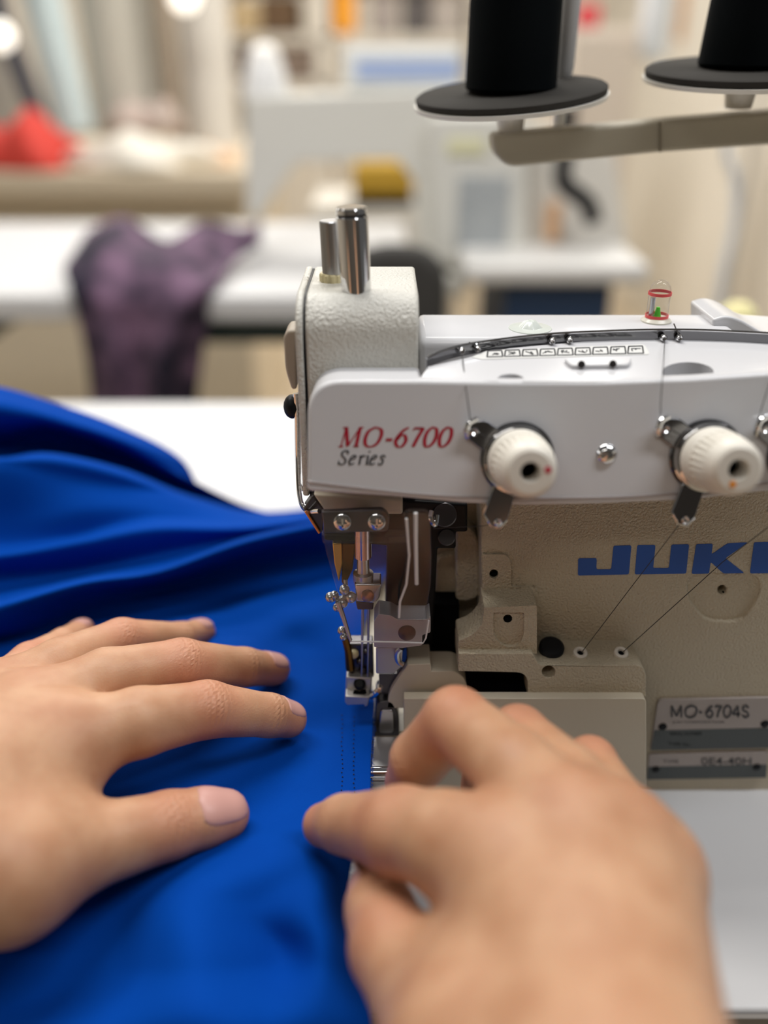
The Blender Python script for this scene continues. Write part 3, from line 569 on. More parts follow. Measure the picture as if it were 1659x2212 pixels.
conem = mat('black_wound_thread', (0.0025, 0.004, 0.005), 0.85, spec=0.08, bump=(1500, 0.3, 0.0003))
for i, (px, py, lean) in enumerate(((1103, 222, -0.085), (1604, 172, -0.04))):
    c = PY(px, py, YS); ax = Vector((lean, -0.10, 1)).normalized(); rr = 45
    MB().lathe(c, ax, [(-12, 6), (-5, 7), (-3.2, 14), (-1.2, 34), (0.2, rr), (2.0, rr+0.5), (2.2, rr-1)], 64).build('spool_plate', padw, TS)
    MB().lathe(c+ax*2.3, ax, [(0, rr-0.5), (2.6, rr-0.2), (3.4, rr-1.4)], 64).build('foam_pad', padm, TS)
    MB().cyl(c+ax*3, c+Vector((lean*0.3, 0, 1)).normalized()*140, 3).build('cone_pin', steel, TS)
    up_ = Vector((0.0 if i == 0 else 0.015, -0.02, 1)).normalized()
    cn = MB().lathe(c+ax*5.4, up_, [(0, 20.4), (1, 21.3), (60, 20.4 if i == 0 else 18.6), (110, 19 if i == 0 else 16), (112, 8), (116, 7.5)], 48).build('thread_cone', conem)
    tag(cn, 'black thread cone on the left spool plate' if i == 0 else 'black thread cone on the right spool plate cut by the photo edge', 'thread cone', 'black thread cones')
#wp = thing('lamp_post', tuple(PY(1222, 330, 330)), 'white slim post standing behind the left black thread cone', 'post')
#wp.location = T((PY(1222, 160, 330).x, 330, 0)); wp['_o'] = tuple(wp.location)
a = PY(1216, 168, 172); zb5 = PY(1216, 285, 172).z
MB().lathe((a.x, 172, zb5), (0.01, 0, 1), [(0, 3), (a.z-zb5-2, 3), (a.z-zb5, 3.6), (a.z-zb5+4, 4.6), (a.z-zb5+120, 6.2)], 32).build('guide_tube', mat('gloss_white', (0.78, 0.78, 0.78), 0.3), TS)
MB().box((a.x-5, 160, zb5-6), (a.x+5, 180, zb5+2)).build('tube_socket', tan, TS, bevel=1)
# ================================================================= BLUE FABRIC
def fab(rows, nu=110, per=12):
    R_ = [cr(r, nu) for r in rows]; out = []; m = len(R_); nv = (m-1)*per+1
    cols = [cr([R_[k][i] for k in range(m)], nv) for i in range(nu)]
    return [[cols[i][k] for i in range(nu)] for k in range(nv)]
Zr = lambda l: [PZ(x, y, z) for x, y, z in l]
Yr = lambda l: [PY(x, y, Y) for x, y, Y in l]
rows = [
 Zr([(-150, 2650, -60), (100, 2620, -60), (300, 2600, -60), (500, 2600, -60), (650, 2600, -60), (830, 2600, -60)]),
 Zr([(-150, 2330, 34), (100, 2320, 40), (300, 2300, 44), (500, 2290, 48), (650, 2290, 38), (810, 2290, 38)]),
 Zr([(-150, 2180, 36), (80, 2150, 36), (250, 2100, 44), (420, 2090, 60), (600, 2080, 44), (700, 2080, 52), (785, 2110, 38)]),
 Zr([(-150, 2060, 44), (80, 2020, 44), (250, 1990, 46), (400, 1950, 62), (560, 1960, 54), (680, 1960, 58), (752, 1990, 43)]),
 Zr([(-150, 1900, 51), (80, 1890, 52), (250, 1880, 50), (450, 1850, 58), (620, 1845, 60), (700, 1855, 55), (756, 1872, 50)]),
 Zr([(-150, 1760, 52), (80, 1760, 52), (250, 1760, 52), (450, 1750, 52), (640, 1750, 53), (796, 1750, 52)]),
 Zr([(-150, 1640, 52), (80, 1640, 52), (300, 1650, 54), (500, 1640, 52), (650, 1640, 53), (801, 1640, 52)]),
 Zr([(-150, 1550, 53), (80, 1560, 52), (300, 1560, 52), (500, 1560, 55), (680, 1560, 52), (806, 1560, 52)]),
 Zr([(-150, 1490, 53), (80, 1490, 53), (300, 1490, 55), (520, 1490, 53), (680, 1490, 55), (806, 1500, 52)]),
 Zr([(-150, 1430, 53), (100, 1400, 53), (300, 1400, 54), (500, 1400, 64), (640, 1400, 54), (780, 1430, 53)]),
 Zr([(-150, 1415, 53), (60, 1385, 53), (250, 1345, 53), (480, 1330, 55), (640, 1320, 62), (800, 1300, 55)]),
 Zr([(-150, 1405, 53), (40, 1372, 53), (200, 1325, 53), (380, 1290, 53), (600, 1240, 53), (868, 1185, 54)]),
 Yr([(-150, 1385, 28), (0, 1345, 38), (180, 1285, 66), (360, 1262, 90), (600, 1190, 112), (868, 1140, 130)]),
 Yr([(-150, 1345, 24), (0, 1312, 34), (180, 1262, 51), (345, 1236, 68), (560, 1164, 87), (868, 1100, 128)]),
 Yr([(-150, 1335, 34), (0, 1300, 44), (180, 1253, 64), (350, 1226, 90), (560, 1157, 112), (868, 1096, 138)]),
 Yr([(-150, 1328, 58), (0, 1292, 66), (180, 1247, 84), (400, 1205, 104), (560, 1155, 124), (868, 1094, 146)]),
 Yr([(-150, 1250, 72), (0, 1244, 82), (180, 1228, 94), (400, 1184, 114), (580, 1148, 130), (868, 1092, 150)]),
 Yr([(-150, 1205, 66), (0, 1203, 76), (170, 1175, 88), (340, 1145, 104), (560, 1138, 126), (868, 1090, 152)]),
 Yr([(-150, 1188, 76), (0, 1186, 88), (150, 1170, 98), (330, 1132, 114), (560, 1130, 138), (840, 1088, 158)]),
 Yr([(-150, 1180, 86), (0, 1178, 97), (150, 1160, 107), (330, 1122, 122), (560, 1124, 146), (840, 1086, 164)]),
 Yr([(-150, 1110, 92), (0, 1120, 104), (180, 1100, 114), (350, 1100, 130), (560, 1120, 152), (840, 1084, 168)]),
 Yr([(-150, 1020, 104), (0, 1010, 112), (180, 1040, 126), (350, 1070, 140), (560, 1117, 160), (840, 1083, 174)]),
 Yr([(-150, 990, 116), (0, 992, 124), (110, 985, 128), (260, 1018, 140), (420, 1078, 160), (600, 1114, 176), (840, 1082, 184)]),
 Yr([(-150, 984, 168), (0, 984, 174), (110, 975, 182), (270, 1012, 194), (420, 1072, 200), (600, 1113, 190), (840, 1081, 194)]),
 Yr([(-150, 950, 174), (0, 955, 178), (110, 930, 186), (270, 985, 198), (410, 1055, 208), (600, 1112, 196), (840, 1081, 200)]),
 Yr([(-150, 870, 146), (0, 895, 150), (110, 910, 160), (260, 955, 172), (400, 1032, 190), (600, 1111, 202), (840, 1080, 206)]),
 Yr([(-150, 842, 156), (0, 858, 162), (110, 886, 170), (260, 935, 184), (390, 998, 200), (455, 1085, 212), (600, 1110, 216), (840, 1080, 218)]),
 Yr([(-150, 850, 190), (0, 866, 196), (110, 892, 200), (260, 940, 206), (390, 1002, 214), (460, 1088, 222), (600, 1111, 228), (840, 1080, 226)]),
 [Vector((-300, 240, 2)), Vector((-230, 240, 2)), Vector((-180, 238, 2)), Vector((-130, 236, 2)), Vector((-90, 232, 2)), Vector((-40, 232, 2)), Vector((10, 232, 2))],
]
G = fab(rows)
fm = MB().loft(G)
bluem = mat('royal_blue_jersey', (0.0, 0.046, 0.31), 0.85, spec=0.05, bump=(1600, 0.35, 0.0003), var=(55, 0.35, (0.0, 0.058, 0.36)))
fabric = fm.build('blue_fabric', bluem, solid=0.8, angle=180)
tag(fabric, 'royal blue jersey cloth folded and heaped on the table, being fed under the presser foot', 'fabric')
# raw edge fuzz and line of old stitch holes
fz = MB(); random.seed(3)
per = 12; zt_ = 5*per; zb_ = 8*per
for k in range(3*per, 9*per):
    for q in range(4):
        t = random.random(); p = G[k][-1].lerp(G[k+1][-1], t)+Vector((0, 0, random.uniform(-.3, .4)))
        d = Vector((random.uniform(0.5, 1.6), random.uniform(-0.8, 0.8), random.uniform(-.3, .5)))
        fz.tube([p-d*0.3, p+d*0.4, p+d+Vector((0, random.uniform(-.4, .4), 0))], 0.07, 3)
f2 = fz.build('raw_edge_fuzz', bluem, fabric); f2['kind'] = 'stuff'
hs = MB()
for k in range(26):
    for x0 in (739, 765):
        y = 1545+k*9.5+(0 if x0 == 739 else 4)
        if y < 1780: hs.ball(PZ(x0+random.uniform(-1.5, 1.5), y, 53.2), 0.32, n=6)
s2 = hs.build('stitch_holes', mat('navy_hole', (0.001, 0.006, 0.05), 0.8), fabric); s2['kind'] = 'stuff'
# ================================================================= THE PERSON'S HANDS
def smin(a, b, k):
    h = np.clip(0.5+0.5*(b-a)/k, 0, 1); return b*(1-h)+a*h-k*h*(1-h)
def cone(P, a, b, ra, rb, fl=1.0):
    a = np.array(a, dtype=np.float32); b = np.array(b, dtype=np.float32); ba = b-a
    t = np.clip(((P-a)@ba)/float(ba@ba), 0, 1); q = P-a-t[..., None]*ba
    return np.sqrt((q*q).sum(-1))-(ra+(rb-ra)*t)
def nets(F, org, h):
    S = F < 0; nx, ny, nz = F.shape
    cs = [(i, j, k) for i in (0, 1) for j in (0, 1) for k in (0, 1)]
    sub = lambda A, c: A[c[0]:nx-1+c[0], c[1]:ny-1+c[1], c[2]:nz-1+c[2]]
    cnt = sum(sub(S, c).astype(np.int8) for c in cs); act = (cnt > 0) & (cnt < 8)
    acc = np.zeros(act.shape+(3,), np.float32); num = np.zeros(act.shape, np.float32)
    for c in cs:
        for ax in range(3):
            if c[ax]: continue
            d = list(c); d[ax] = 1; d = tuple(d)
            fa = sub(F, c); fb = sub(F, d); m = (fa < 0) != (fb < 0); m &= act
            t = np.where(m, fa/(fa-fb+1e-12), 0)
            for q in range(3): acc[..., q] += np.where(m, c[q]+(t if q == ax else 0), 0)
            num += m
    idx = -np.ones(act.shape, np.int64); I = np.argwhere(act); idx[act] = np.arange(len(I))
    V = (I+acc[act]/num[act][:, None])*h+np.array(org)
    faces = []
    for ax in range(3):
        o1, o2 = [q for q in range(3) if q != ax]
        sl = [slice(1, n-1) for n in (nx, ny, nz)]; sl[ax] = slice(0, (nx, ny, nz)[ax]-1); sl2 = list(sl); sl2[ax] = slice(1, (nx, ny, nz)[ax])
        m = S[tuple(sl)] != S[tuple(sl2)]; E = np.argwhere(m)
        off = np.array([1, 1, 1]); off[ax] = 0; E = E+off
        def at(a, b):
            e = E.copy(); e[:, o1] += a; e[:, o2] += b; return idx[e[:, 0], e[:, 1], e[:, 2]]
        faces.append(np.stack([at(-1, -1), at(0, -1), at(0, 0), at(-1, 0)], 1))
    Fc = np.concatenate(faces); Fc = Fc[(Fc >= 0).all(1)]
    return V, Fc
def hand(spec, h=1.5, h0=None):
    fingers = spec['fingers']; palm = spec['palm']
    pts = np.array([tuple(p) for f in fingers for p, r in f]+[tuple(p) for s in palm for p in (s[0], s[1])]); mr = 38
    lo = pts.min(0)-mr; hi = pts.max(0)+mr
    ns = np.ceil((hi-lo)/h).astype(int)
    g = np.meshgrid(*[lo[i]+h*np.arange(ns[i]) for i in range(3)], indexing='ij'); P = np.stack(g, -1).astype(np.float32)
    D = None
    for a, b, ra, rb in palm:
        d = cone(P, a, b, ra, rb); D = d if D is None else smin(D, d, spec.get('pk', 9))
    R_ = D.copy()
    for i, f in enumerate(fingers):
        c = None
        for (a, ra), (b, rb) in zip(f[:-1], f[1:]):
            d = cone(P, a, b, ra, rb); c = d if c is None else smin(c, d, 2.5)
        R_ = np.minimum(R_, smin(D, c, spec.get('k', [10]*5)[i]))
    for (a, b, ra, rb, k) in spec.get('dent', []):
        R_ = -smin(-R_, cone(P, a, b, ra, rb), k)
    return nets(R_, lo, h)
def J(px, py, z): return np.array(tuple(PZ(px, py, z)))
skin = bpy.data.materials.new('skin'); skin.use_nodes = True; nt = skin.node_tree; b = nt.nodes['Principled BSDF']
b.inputs['Roughness'].default_value = 0.48; b.inputs['Specular IOR Level'].default_value = 0.35
b.inputs['Subsurface Weight'].default_value = 0.25; b.inputs['Subsurface Radius'].default_value = (1, 0.35, 0.2); b.inputs['Subsurface Scale'].default_value = 0.004
at_ = nt.nodes.new('ShaderNodeAttribute'); at_.attribute_name = 'ruddy'; at2 = nt.nodes.new('ShaderNodeAttribute'); at2.attribute_name = 'crease'
tc = nt.nodes.new('ShaderNodeTexCoord'); n1 = nt.nodes.new('ShaderNodeTexNoise'); n1.inputs['Scale'].default_value = 70; n1.inputs['Detail'].default_value = 4
nt.links.new(tc.outputs['Object'], n1.inputs['Vector'])
x0 = nt.nodes.new('ShaderNodeMixRGB'); x0.inputs[1].default_value = (0.56, 0.325, 0.195, 1); x0.inputs[2].default_value = (0.46, 0.235, 0.13, 1)
mr_ = nt.nodes.new('ShaderNodeMapRange'); mr_.inputs[1].default_value = 0.35; mr_.inputs[2].default_value = 0.7; nt.links.new(n1.outputs[0], mr_.inputs[0]); nt.links.new(mr_.outputs[0], x0.inputs[0])
x1 = nt.nodes.new('ShaderNodeMixRGB'); x1.inputs[2].default_value = (0.52, 0.19, 0.115, 1); nt.links.new(at_.outputs['Fac'], x1.inputs[0]); nt.links.new(x0.outputs[0], x1.inputs[1]); nt.links.new(x1.outputs[0], b.inputs['Base Color'])
n2 = nt.nodes.new('ShaderNodeTexVoronoi'); n2.inputs['Scale'].default_value = 1300; nt.links.new(tc.outputs['Object'], n2.inputs['Vector'])
b1 = nt.nodes.new('ShaderNodeBump'); b1.inputs['Strength'].default_value = 0.25; b1.inputs['Distance'].default_value = 0.0002; nt.links.new(n2.outputs[0], b1.inputs['Height'])
b2 = nt.nodes.new('ShaderNodeBump'); b2.inputs['Strength'].default_value = 0.5; b2.inputs['Distance'].default_value = 0.0008; nt.links.new(at2.outputs['Fac'], b2.inputs['Height']); nt.links.new(b1.outputs[0], b2.inputs['Normal']); nt.links.new(b2.outputs[0], b.inputs['Normal'])
nail = mat('fingernail', (0.57, 0.31, 0.27), 0.42, spec=0.4, coat=0.0)
nailtip = mat('nail_white', (0.72, 0.62, 0.55), 0.4)
# left hand, flat on the cloth
L = {}
L['index'] = [(J(120, 1605, 88), 13.5), (J(300, 1560, 88), 13.0), (J(447, 1532, 82), 11.0), (J(582, 1545, 69), 8.7), (J(624, 1554, 63), 7.7)]
L['middle'] = [(J(60, 1535, 90), 12.5), (J(230, 1462, 92), 11.2), (J(392, 1434, 87), 10.3), (J(527, 1441, 72), 8.4), (J(592, 1446, 63), 7.4)]
L['ring'] = [(J(-20, 1510, 86), 12), (J(130, 1432, 89), 10.2), (J(262, 1382, 84), 9.3), (J(390, 1378, 70), 7.2), (J(436, 1365, 63), 6.6)]
L['pinky'] = [(J(-90, 1540, 80), 11), (J(-10, 1486, 81), 8.8), (J(64, 1428, 79), 8.0), (J(137, 1389, 71), 6.8), (J(178, 1363, 64), 6.2)]
L['thumb'] = [(J(20, 1880, 78), 17), (J(170, 1835, 72), 14.5), (J(367, 1782, 66), 11.8), (J(440, 1766, 64), 10.6), (J(484, 1760, 62), 9.3)]
W_ = J(-250, 1850, 92)
palmL = [(W_, L['index'][0][0], 23, 17), (W_, L['middle'][0][0], 23, 15), (W_, L['ring'][0][0], 22, 14), (W_, L['pinky'][0][0], 20, 13),
         (W_, L['thumb'][0][0], 25, 20), (L['thumb'][0][0], J(125, 1700, 80), 20, 14), (J(-40, 1720, 82), J(60, 1620, 82), 24, 19),
         (W_, W_+np.array([-75, -95, 6]), 26, 30), (W_+np.array([-75, -95, 6]), W_+np.array([-150, -190, 20]), 30, 36)]
specL = dict(fingers=[L[k] for k in ('index', 'middle', 'ring', 'pinky', 'thumb')], palm=palmL, k=[11, 8, 8, 8, 9], pk=12)
# right hand, arched, pinching the cloth edge
Rr = {}
Rr['index'] = [(J(1085, 1850, 104), 14.5), (J(960, 1818, 98), 15), (J(868, 1796, 90), 14), (J(745, 1780, 73), 10), (J(700, 1782, 66), 7.9)]
Rr['middle'] = [(J(1230, 1790, 110), 14), (J(1110, 1660, 111), 12.8), (J(985, 1556, 108), 11.3), (J(905, 1640, 86), 10.2), (J(880, 1690, 70), 8.6)]
Rr['ring'] = [(J(1330, 1810, 106), 13), (J(1230, 1690, 106), 11.5), (J(1120, 1586, 100), 10.0), (J(1055, 1650, 80), 9), (J(1040, 1700, 66), 8)]
Rr['pinky'] = [(J(1408, 1890, 97), 13), (J(1335, 1755, 98), 10.5), (J(1275, 1648, 92), 9.0), (J(1220, 1710, 76), 8), (J(1190, 1750, 66), 7)]
Rr['thumb'] = [(J(1040, 2290, 90), 18), (J(930, 2170, 80), 15), (J(850, 2050, 73), 13.2), (J(822, 1970, 68), 11.2), (J(812, 1925, 65), 9.2)]
W2 = J(1330, 2480, 102)
palmR = [(W2, Rr['index'][0][0], 22, 16), (W2, Rr['middle'][0][0], 23, 15), (W2, Rr['ring'][0][0], 22, 14.5), (W2, Rr['pinky'][0][0], 23, 14.5),
         (W2, Rr['thumb'][0][0], 24, 20), (Rr['thumb'][0][0], J(1060, 2010, 88), 20, 14),
         (W2, W2+np.array([25, -110, 18]), 27, 31), (W2+np.array([25, -110, 18]), W2+np.array([70, -220, 40]), 31, 38)]
specR = dict(fingers=[Rr[k] for k in ('index', 'middle', 'ring', 'pinky', 'thumb')], palm=palmR, k=[11, 9, 9, 9, 12], pk=14)
allV = []; allF = []; n0 = 0; red = []; cre = []
for spec in (specL, specR):
    V, Fc = hand(spec)
    # two rounds of Laplacian smoothing
    for _ in range(2):
        A = np.zeros_like(V); c = np.zeros(len(V))
        for a_, b_ in ((0, 1), (1, 2), (2, 3), (3, 0)):
            np.add.at(A, Fc[:, a_], V[Fc[:, b_]]); np.add.at(c, Fc[:, a_], 1); np.add.at(A, Fc[:, b_], V[Fc[:, a_]]); np.add.at(c, Fc[:, b_], 1)
        V = V*0.5+0.5*A/np.maximum(c, 1)[:, None]
    r_ = np.zeros(len(V)); w_ = np.zeros(len(V))
    for fi, f in enumerate(spec['fingers']):
        for ji in (0, 2, 3, 4):
            p = f[ji][0]; d = np.linalg.norm(V-p, axis=1)-f[ji][1]; r_ = np.maximum(r_, (0.42 if ji != 3 else 0.12)*np.exp(-(np.maximum(d, 0)/7)**2)*np.exp(-(np.linalg.norm(V-p, axis=1)/16)**2)*1.6)
        for ji, wd in ((2, 5.5), (3, 3.0)):
            p = f[ji][0]; ax_ = f[ji+1][0]-f[ji-1][0]; ax_ = ax_/np.linalg.norm(ax_)
            q = V-p; s_ = q@ax_; rad = np.linalg.norm(q-s_[:, None]*ax_, axis=1)
            near = np.exp(-(s_/wd)**2)*(rad < f[ji][1]*1.35)*np.clip((q[:, 2])/f[ji][1]*1.3+0.35, 0, 1)
            sd = q@np.cross(ax_, [0, 0, 1])
            w_ += near*(np.sin(s_*2*math.pi/2.6+0.9*np.sin(sd*0.35+ji)+0.25*np.sin(sd*1.3))*0.4)
    allV.append(V); allF.append(Fc+n0); n0 += len(V); red.append(r_); cre.append(w_)
V = np.concatenate(allV); Fc = np.concatenate(allF); red = np.clip(np.concatenate(red), 0, 0.6); cre = np.concatenate(cre)
off = T((0, -150, 55)); me = bpy.data.meshes.new('person')
VV = V/1000; VV[:, 2] += TABLE; VV -= np.array(tuple(off))
me.from_pydata(VV.tolist(), [], Fc.tolist()); me.update()
bm = bmesh.new(); bm.from_mesh(me); bmesh.ops.recalc_face_normals(bm, faces=bm.faces); bm.to_mesh(me); bm.free()
for nm, arr in (('ruddy', red), ('crease', cre)):
    a = me.attributes.new(nm, 'FLOAT', 'POINT'); a.data.foreach_set('value', arr.astype(np.float32))
me.materials.append(skin); me.shade_smooth()
person = bpy.data.objects.new('person', me); COL.objects.link(person); person.location = off; person['_o'] = tuple(off)
tag(person, 'person sewing, only two bare hands showing, left flat on blue cloth, right pinching its edge', 'person')
from mathutils.bvhtree import BVHTree
BV = BVHTree.FromPolygons([tuple(v) for v in V.tolist()], Fc.tolist())
def fnail(f, rr, ln, wd, dors, ulen=0.0, pn=None):
    c = Vector(f[-1][0]); a = (c-Vector(f[-2][0])).normalized(); n = Vector(dors); n = (n-a*n.dot(a)).normalized(); s = a.cross(n)
    def patch(u0, u1, lift, wsc=1.0):
        vs = []; fs = []; NU, NVv = 12, 12
        for i in range(NU+1):
            u = u0+(u1-u0)*i/NU; e = (i/NU)*2-1; hw = wd*wsc*(1-abs(e)**4)**0.35 if abs(e) < 1 else 0.02
            sl_ = (f[-2][1]-f[-1][1])/(Vector(f[-1][0])-Vector(f[-2][0])).length; ru = math.sqrt(max(rr*rr-max(u, 0)**2*0.95, 1))+max(-u, 0)*sl_
            for j in range(NVv+1):
                th = hw*(j/NVv*2-1); dd = s*math.sin(th)+n*math.cos(th); hit = BV.ray_cast(c+a*u+dd*(ru+9), -dd, 30)[0]
                base_ = hit if hit else c+a*u+dd*ru
                vs.append(base_+dd*(lift-(0.45 if abs(e) > 0.95 or j in (0, NVv) else 0)))
        for i in range(NU):
            for j in range(NVv): fs.append((i*(NVv+1)+j, i*(NVv+1)+j+1, (i+1)*(NVv+1)+j+1, (i+1)*(NVv+1)+j))
        return vs, fs
    o = MB().add(*patch(-ln*0.62, ln*0.42, 0.18)).build('fingernail', nail, person, angle=180, solid=0.3)
    return o
fnail(L['index'], 7.7, 12, 0.95, (0.25, 0.25, 0.93))
fnail(L['middle'], 7.4, 12, 0.95, (0.25, 0.1, 0.95))
fnail(L['ring'], 6.6, 11, 0.95, (0.1, 0.1, 0.95))
fnail(L['pinky'], 6.2, 10, 0.9, (0, -0.2, 0.95))
fnail(L['thumb'], 9.3, 20, 0.9, (0.1, -0.25, 0.95))
fnail(Rr['thumb'], 8.4, 13, 0.85, (-0.9, 0.2, 0.1))
# ================================================================= THE WORKSHOP BEHIND
def BX(px0, py0, px1, py1, Y, depth, nm, m, parent=None, bevel=3):
    a = PY(px0, py1, Y); b = PY(px1, py0, Y)
    return MB().box((a.x, Y, a.z), (b.x, Y+depth, b.z)).build(nm, m, parent, bevel=bevel)
def pale(n, c, r=0.45): return mat(n, c, r)
bgw = pale('pale_machine_paint', (0.70, 0.69, 0.64)); bgwood = pale('beige_laminate', (0.62, 0.53, 0.40))
# sewing table behind with the lock-stitch machine
t2 = thing('sewing_table', (0, 1300, -750), 'white sewing table behind, with purple floral cloth draped over its edge', 'table')
MB().box((-1050, 950, -38), (40, 1560, 0)).build('tabletop', tablem, t2, bevel=6)
MB().box((-900, 1010, -110), (-640, 1480, -38)).build('drawer', mat('dark_teal', (0.02, 0.05, 0.06), 0.5), t2, bevel=4)
MB().box((-320, 1010, -90), (60, 1480, -38)).build('oil_pan', mat('dark_teal', (0.02, 0.05, 0.06), 0.5), t2, bevel=8)
for x in (-980, -40):
    MB().box((x, 1200, -750), (x+60, 1260, -38)).build('leg', bgw, t2, bevel=4)
    MB().box((x-10, 1000, -750), (x+70, 1500, -715)).build('foot_rail', bgw, t2, bevel=4)
m2 = thing('lockstitch_machine', (-60, 1300, 0), 'pale grey lockstitch sewing machine blurred behind the overlock head', 'sewing machine')
def PR(pts, Y, d, nm, m, par, bev=8, r=0): return MB().prism([PY(x, y, Y) for x, y in (rnd(pts, r) if r else pts)], (0, d, 0)).build(nm, m, par, bevel=bev)
PR([(530, 210), (1010, 190), (1010, 620), (905, 620), (900, 400), (860, 345), (640, 350), (590, 420), (560, 470), (532, 470)], 1240, 110, 'arm', bgw, m2, 10, 16)
PR([(540, 600), (1010, 600), (1010, 640), (540, 640)], 1180, 200, 'bed', bgw, m2, 6)
MB().cyl(PY(560, 460, 1290), PY(560, 560, 1290), 5).build('needle_bar', steel, m2)
MB().lathe(PY(575, 212, 1290), (0, 0, 1), [(0, 40), (6, 40), (40, 30), (70, 12)], 24).build('thread_post_cap', mat('gloss_white', (0.78, 0.78, 0.78), 0.3), m2)
wc = MB().lathe(PY(575, 200, 1300), (0, 0, 1), [(0, 30), (4, 32), (30, 34), (62, 24), (72, 8)], 32).build('thread_ball', pale('bright_white_thread', (0.93, 0.91, 0.88), 0.7))
tag(wc, 'round white thread cone on top of the blurred lockstitch machine', 'thread cone')
# purple floral cloth
pur = mat('purple_floral_cloth', (0.34, 0.19, 0.31), 0.85, var=(16, 1.0, (0.008, 0.005, 0.02)))
fl = [[PY(x, y, Y) for x, y, Y in r] for r in (
 [(190, 500, 1120), (270, 470, 1150), (360, 520, 1120), (440, 480, 1160), (520, 495, 1180), (560, 480, 1220)],
 [(165, 540, 1040), (250, 490, 1080), (330, 535, 1060), (430, 500, 1100), (480, 530, 1100), (555, 530, 1150)],
 [(140, 580, 980), (230, 540, 1000), (320, 575, 980), (410, 560, 1000), (450, 590, 1000), (510, 560, 1080)],
 [(150, 620, 942), (230, 630, 934), (310, 640, 942), (390, 640, 930), (450, 620, 942), (480, 600, 1000)],
 [(170, 690, 936), (230, 700, 922), (300, 710, 938), (370, 710, 918), (420, 700, 936), (450, 690, 950)],
 [(190, 790, 936), (240, 800, 915), (300, 810, 938), (350, 800, 912), (400, 800, 934), (435, 790, 950)],
 [(200, 900, 936), (250, 910, 918), (300, 915, 938), (345, 915, 915), (385, 905, 934), (420, 900, 950)])]
fl = [[cr(r, 50) for r in fl]][0]; cols = [cr([r[i] for r in fl], 50) for i in range(50)]
pc = MB().loft([[cols[i][k] for i in range(50)] for k in range(50)]).build('purple_cloth', pur, solid=3, angle=180)
tag(pc, 'purple floral cloth draped over the front edge of the table behind', 'cloth')
# cutting table with red cloth, far left
t3 = thing('cutting_table', (-600, 2300, -750), 'beige cutting table at the back left carrying a red cloth', 'table')
a = PY(0, 372, 2000); zc3 = a.z
MB().box((-2600, 2000, zc3-60), (PY(545, 372, 2000).x, 3000, zc3)).build('tabletop', bgwood, t3, bevel=6)
MB().box((-2500, 2060, -750), (PY(520, 372, 2060).x, 2960, zc3-60)).build('cabinet', pale('cream_cabinet', (0.68, 0.60, 0.47), 0.6), t3, bevel=4)
rd = MB()
def blob(nm, px, py, Y, rx, ry, rz, m, label, cat, seed=1, group=None):
    p = PY(px, py, Y); random.seed(seed); mb = MB(); mb.ball((0, 0, 0), 1, n=32)
    ph = [random.uniform(0, 6) for _ in range(4)]
    mb.v = [Vector((p.x+v.x*rx*(1+0.22*math.sin(5*v.y+ph[0]+3*v.z)), p.y+v.y*ry*(1+0.15*math.sin(4*v.x+ph[1])), p.z+max(v.z, -0.25)*rz*(1+0.25*math.sin(6*v.x+ph[2])+0.1*math.sin(9*v.y+ph[3])))) for v in mb.v]
    return tag(mb.build(nm, m, angle=180), label, cat, group)
redm = mat('red_cloth', (0.62, 0.05, 0.035), 0.8)
blob('red_cloth', 60, 345, 2120, 125, 110, 95, redm, 'heap of red cloth lying on the beige cutting table', 'cloth', 2)
blob('white_cloth', 300, 345, 2150, 190, 130, 55, pale('offwhite_cloth', (0.78, 0.74, 0.66), 0.8), 'flat off-white cloth beside the red heap on the cutting table', 'cloth', 4)
blob('patterned_cloth', 320, 268, 2500, 110, 100, 60, mat('patterned_cloth', (0.42, 0.45, 0.42), 0.8, var=(30, 0.8, (0.5, 0.35, 0.3))), 'grey green patterned cloth at the back of the cutting table', 'cloth', 5)
blob('peach_cloth', 460, 345, 2180, 60, 60, 30, pale('peach_cloth', (0.80, 0.55, 0.36), 0.8), 'small peach cloth at the right end of the cutting table', 'cloth', 6)
# fabric rolls leaning against the back wall
def roll(px0, px1, pb, lean, Y, m, label, grp='fabric rolls leaning at the back'):
    a = PY(px0, pb, Y); b = PY(px1, pb, Y); r = (b.x-a.x)/2; c = Vector((a.x+r, Y, a.z))
    L = 900; ax = Vector((lean, 0.12, 1)).normalized(); f = thing('fabric_roll', tuple(c), label, 'fabric roll', grp)
    MB().lathe(c, ax, [(0, r*0.9), (6, r), (L-6, r), (L, r*0.9)], 32).build('cloth', m, f)
    MB().lathe(c-ax*8, ax, [(0, 14), (L+30, 14)], 16).build('core', pale('cardboard', (0.45, 0.33, 0.2), 0.8), f)
rl = [(-90, 55, 300, 0, 2750, (0.42, 0.40, 0.38), 'light grey fabric roll standing at the far left'),
      (78, 118, 290, -0.28, 2420, (0.03, 0.035, 0.06), 'dark navy fabric roll leaning left behind the red cloth'),
      (125, 205, 290, -0.15, 2500, (0.52, 0.62, 0.64), 'pale blue fabric roll behind the red cloth'),
      (212, 365, 290, -0.05, 2620, (0.50, 0.48, 0.42), 'wide beige grey fabric roll left of the brown one'),
      (368, 402, 300, -0.05, 2520, (0.30, 0.24, 0.18), 'thin brown fabric roll beside the wide beige grey one'),
      (408, 520, 330, -0.03, 2600, (0.60, 0.57, 0.52), 'off-white fabric roll left of the blurred machine')]
for x0_, x1_, pb, ln_, Y, col, lb in rl: roll(x0_, x1_, pb, ln_, Y, pale('cloth_'+str(x0_), col, 0.85), lb)
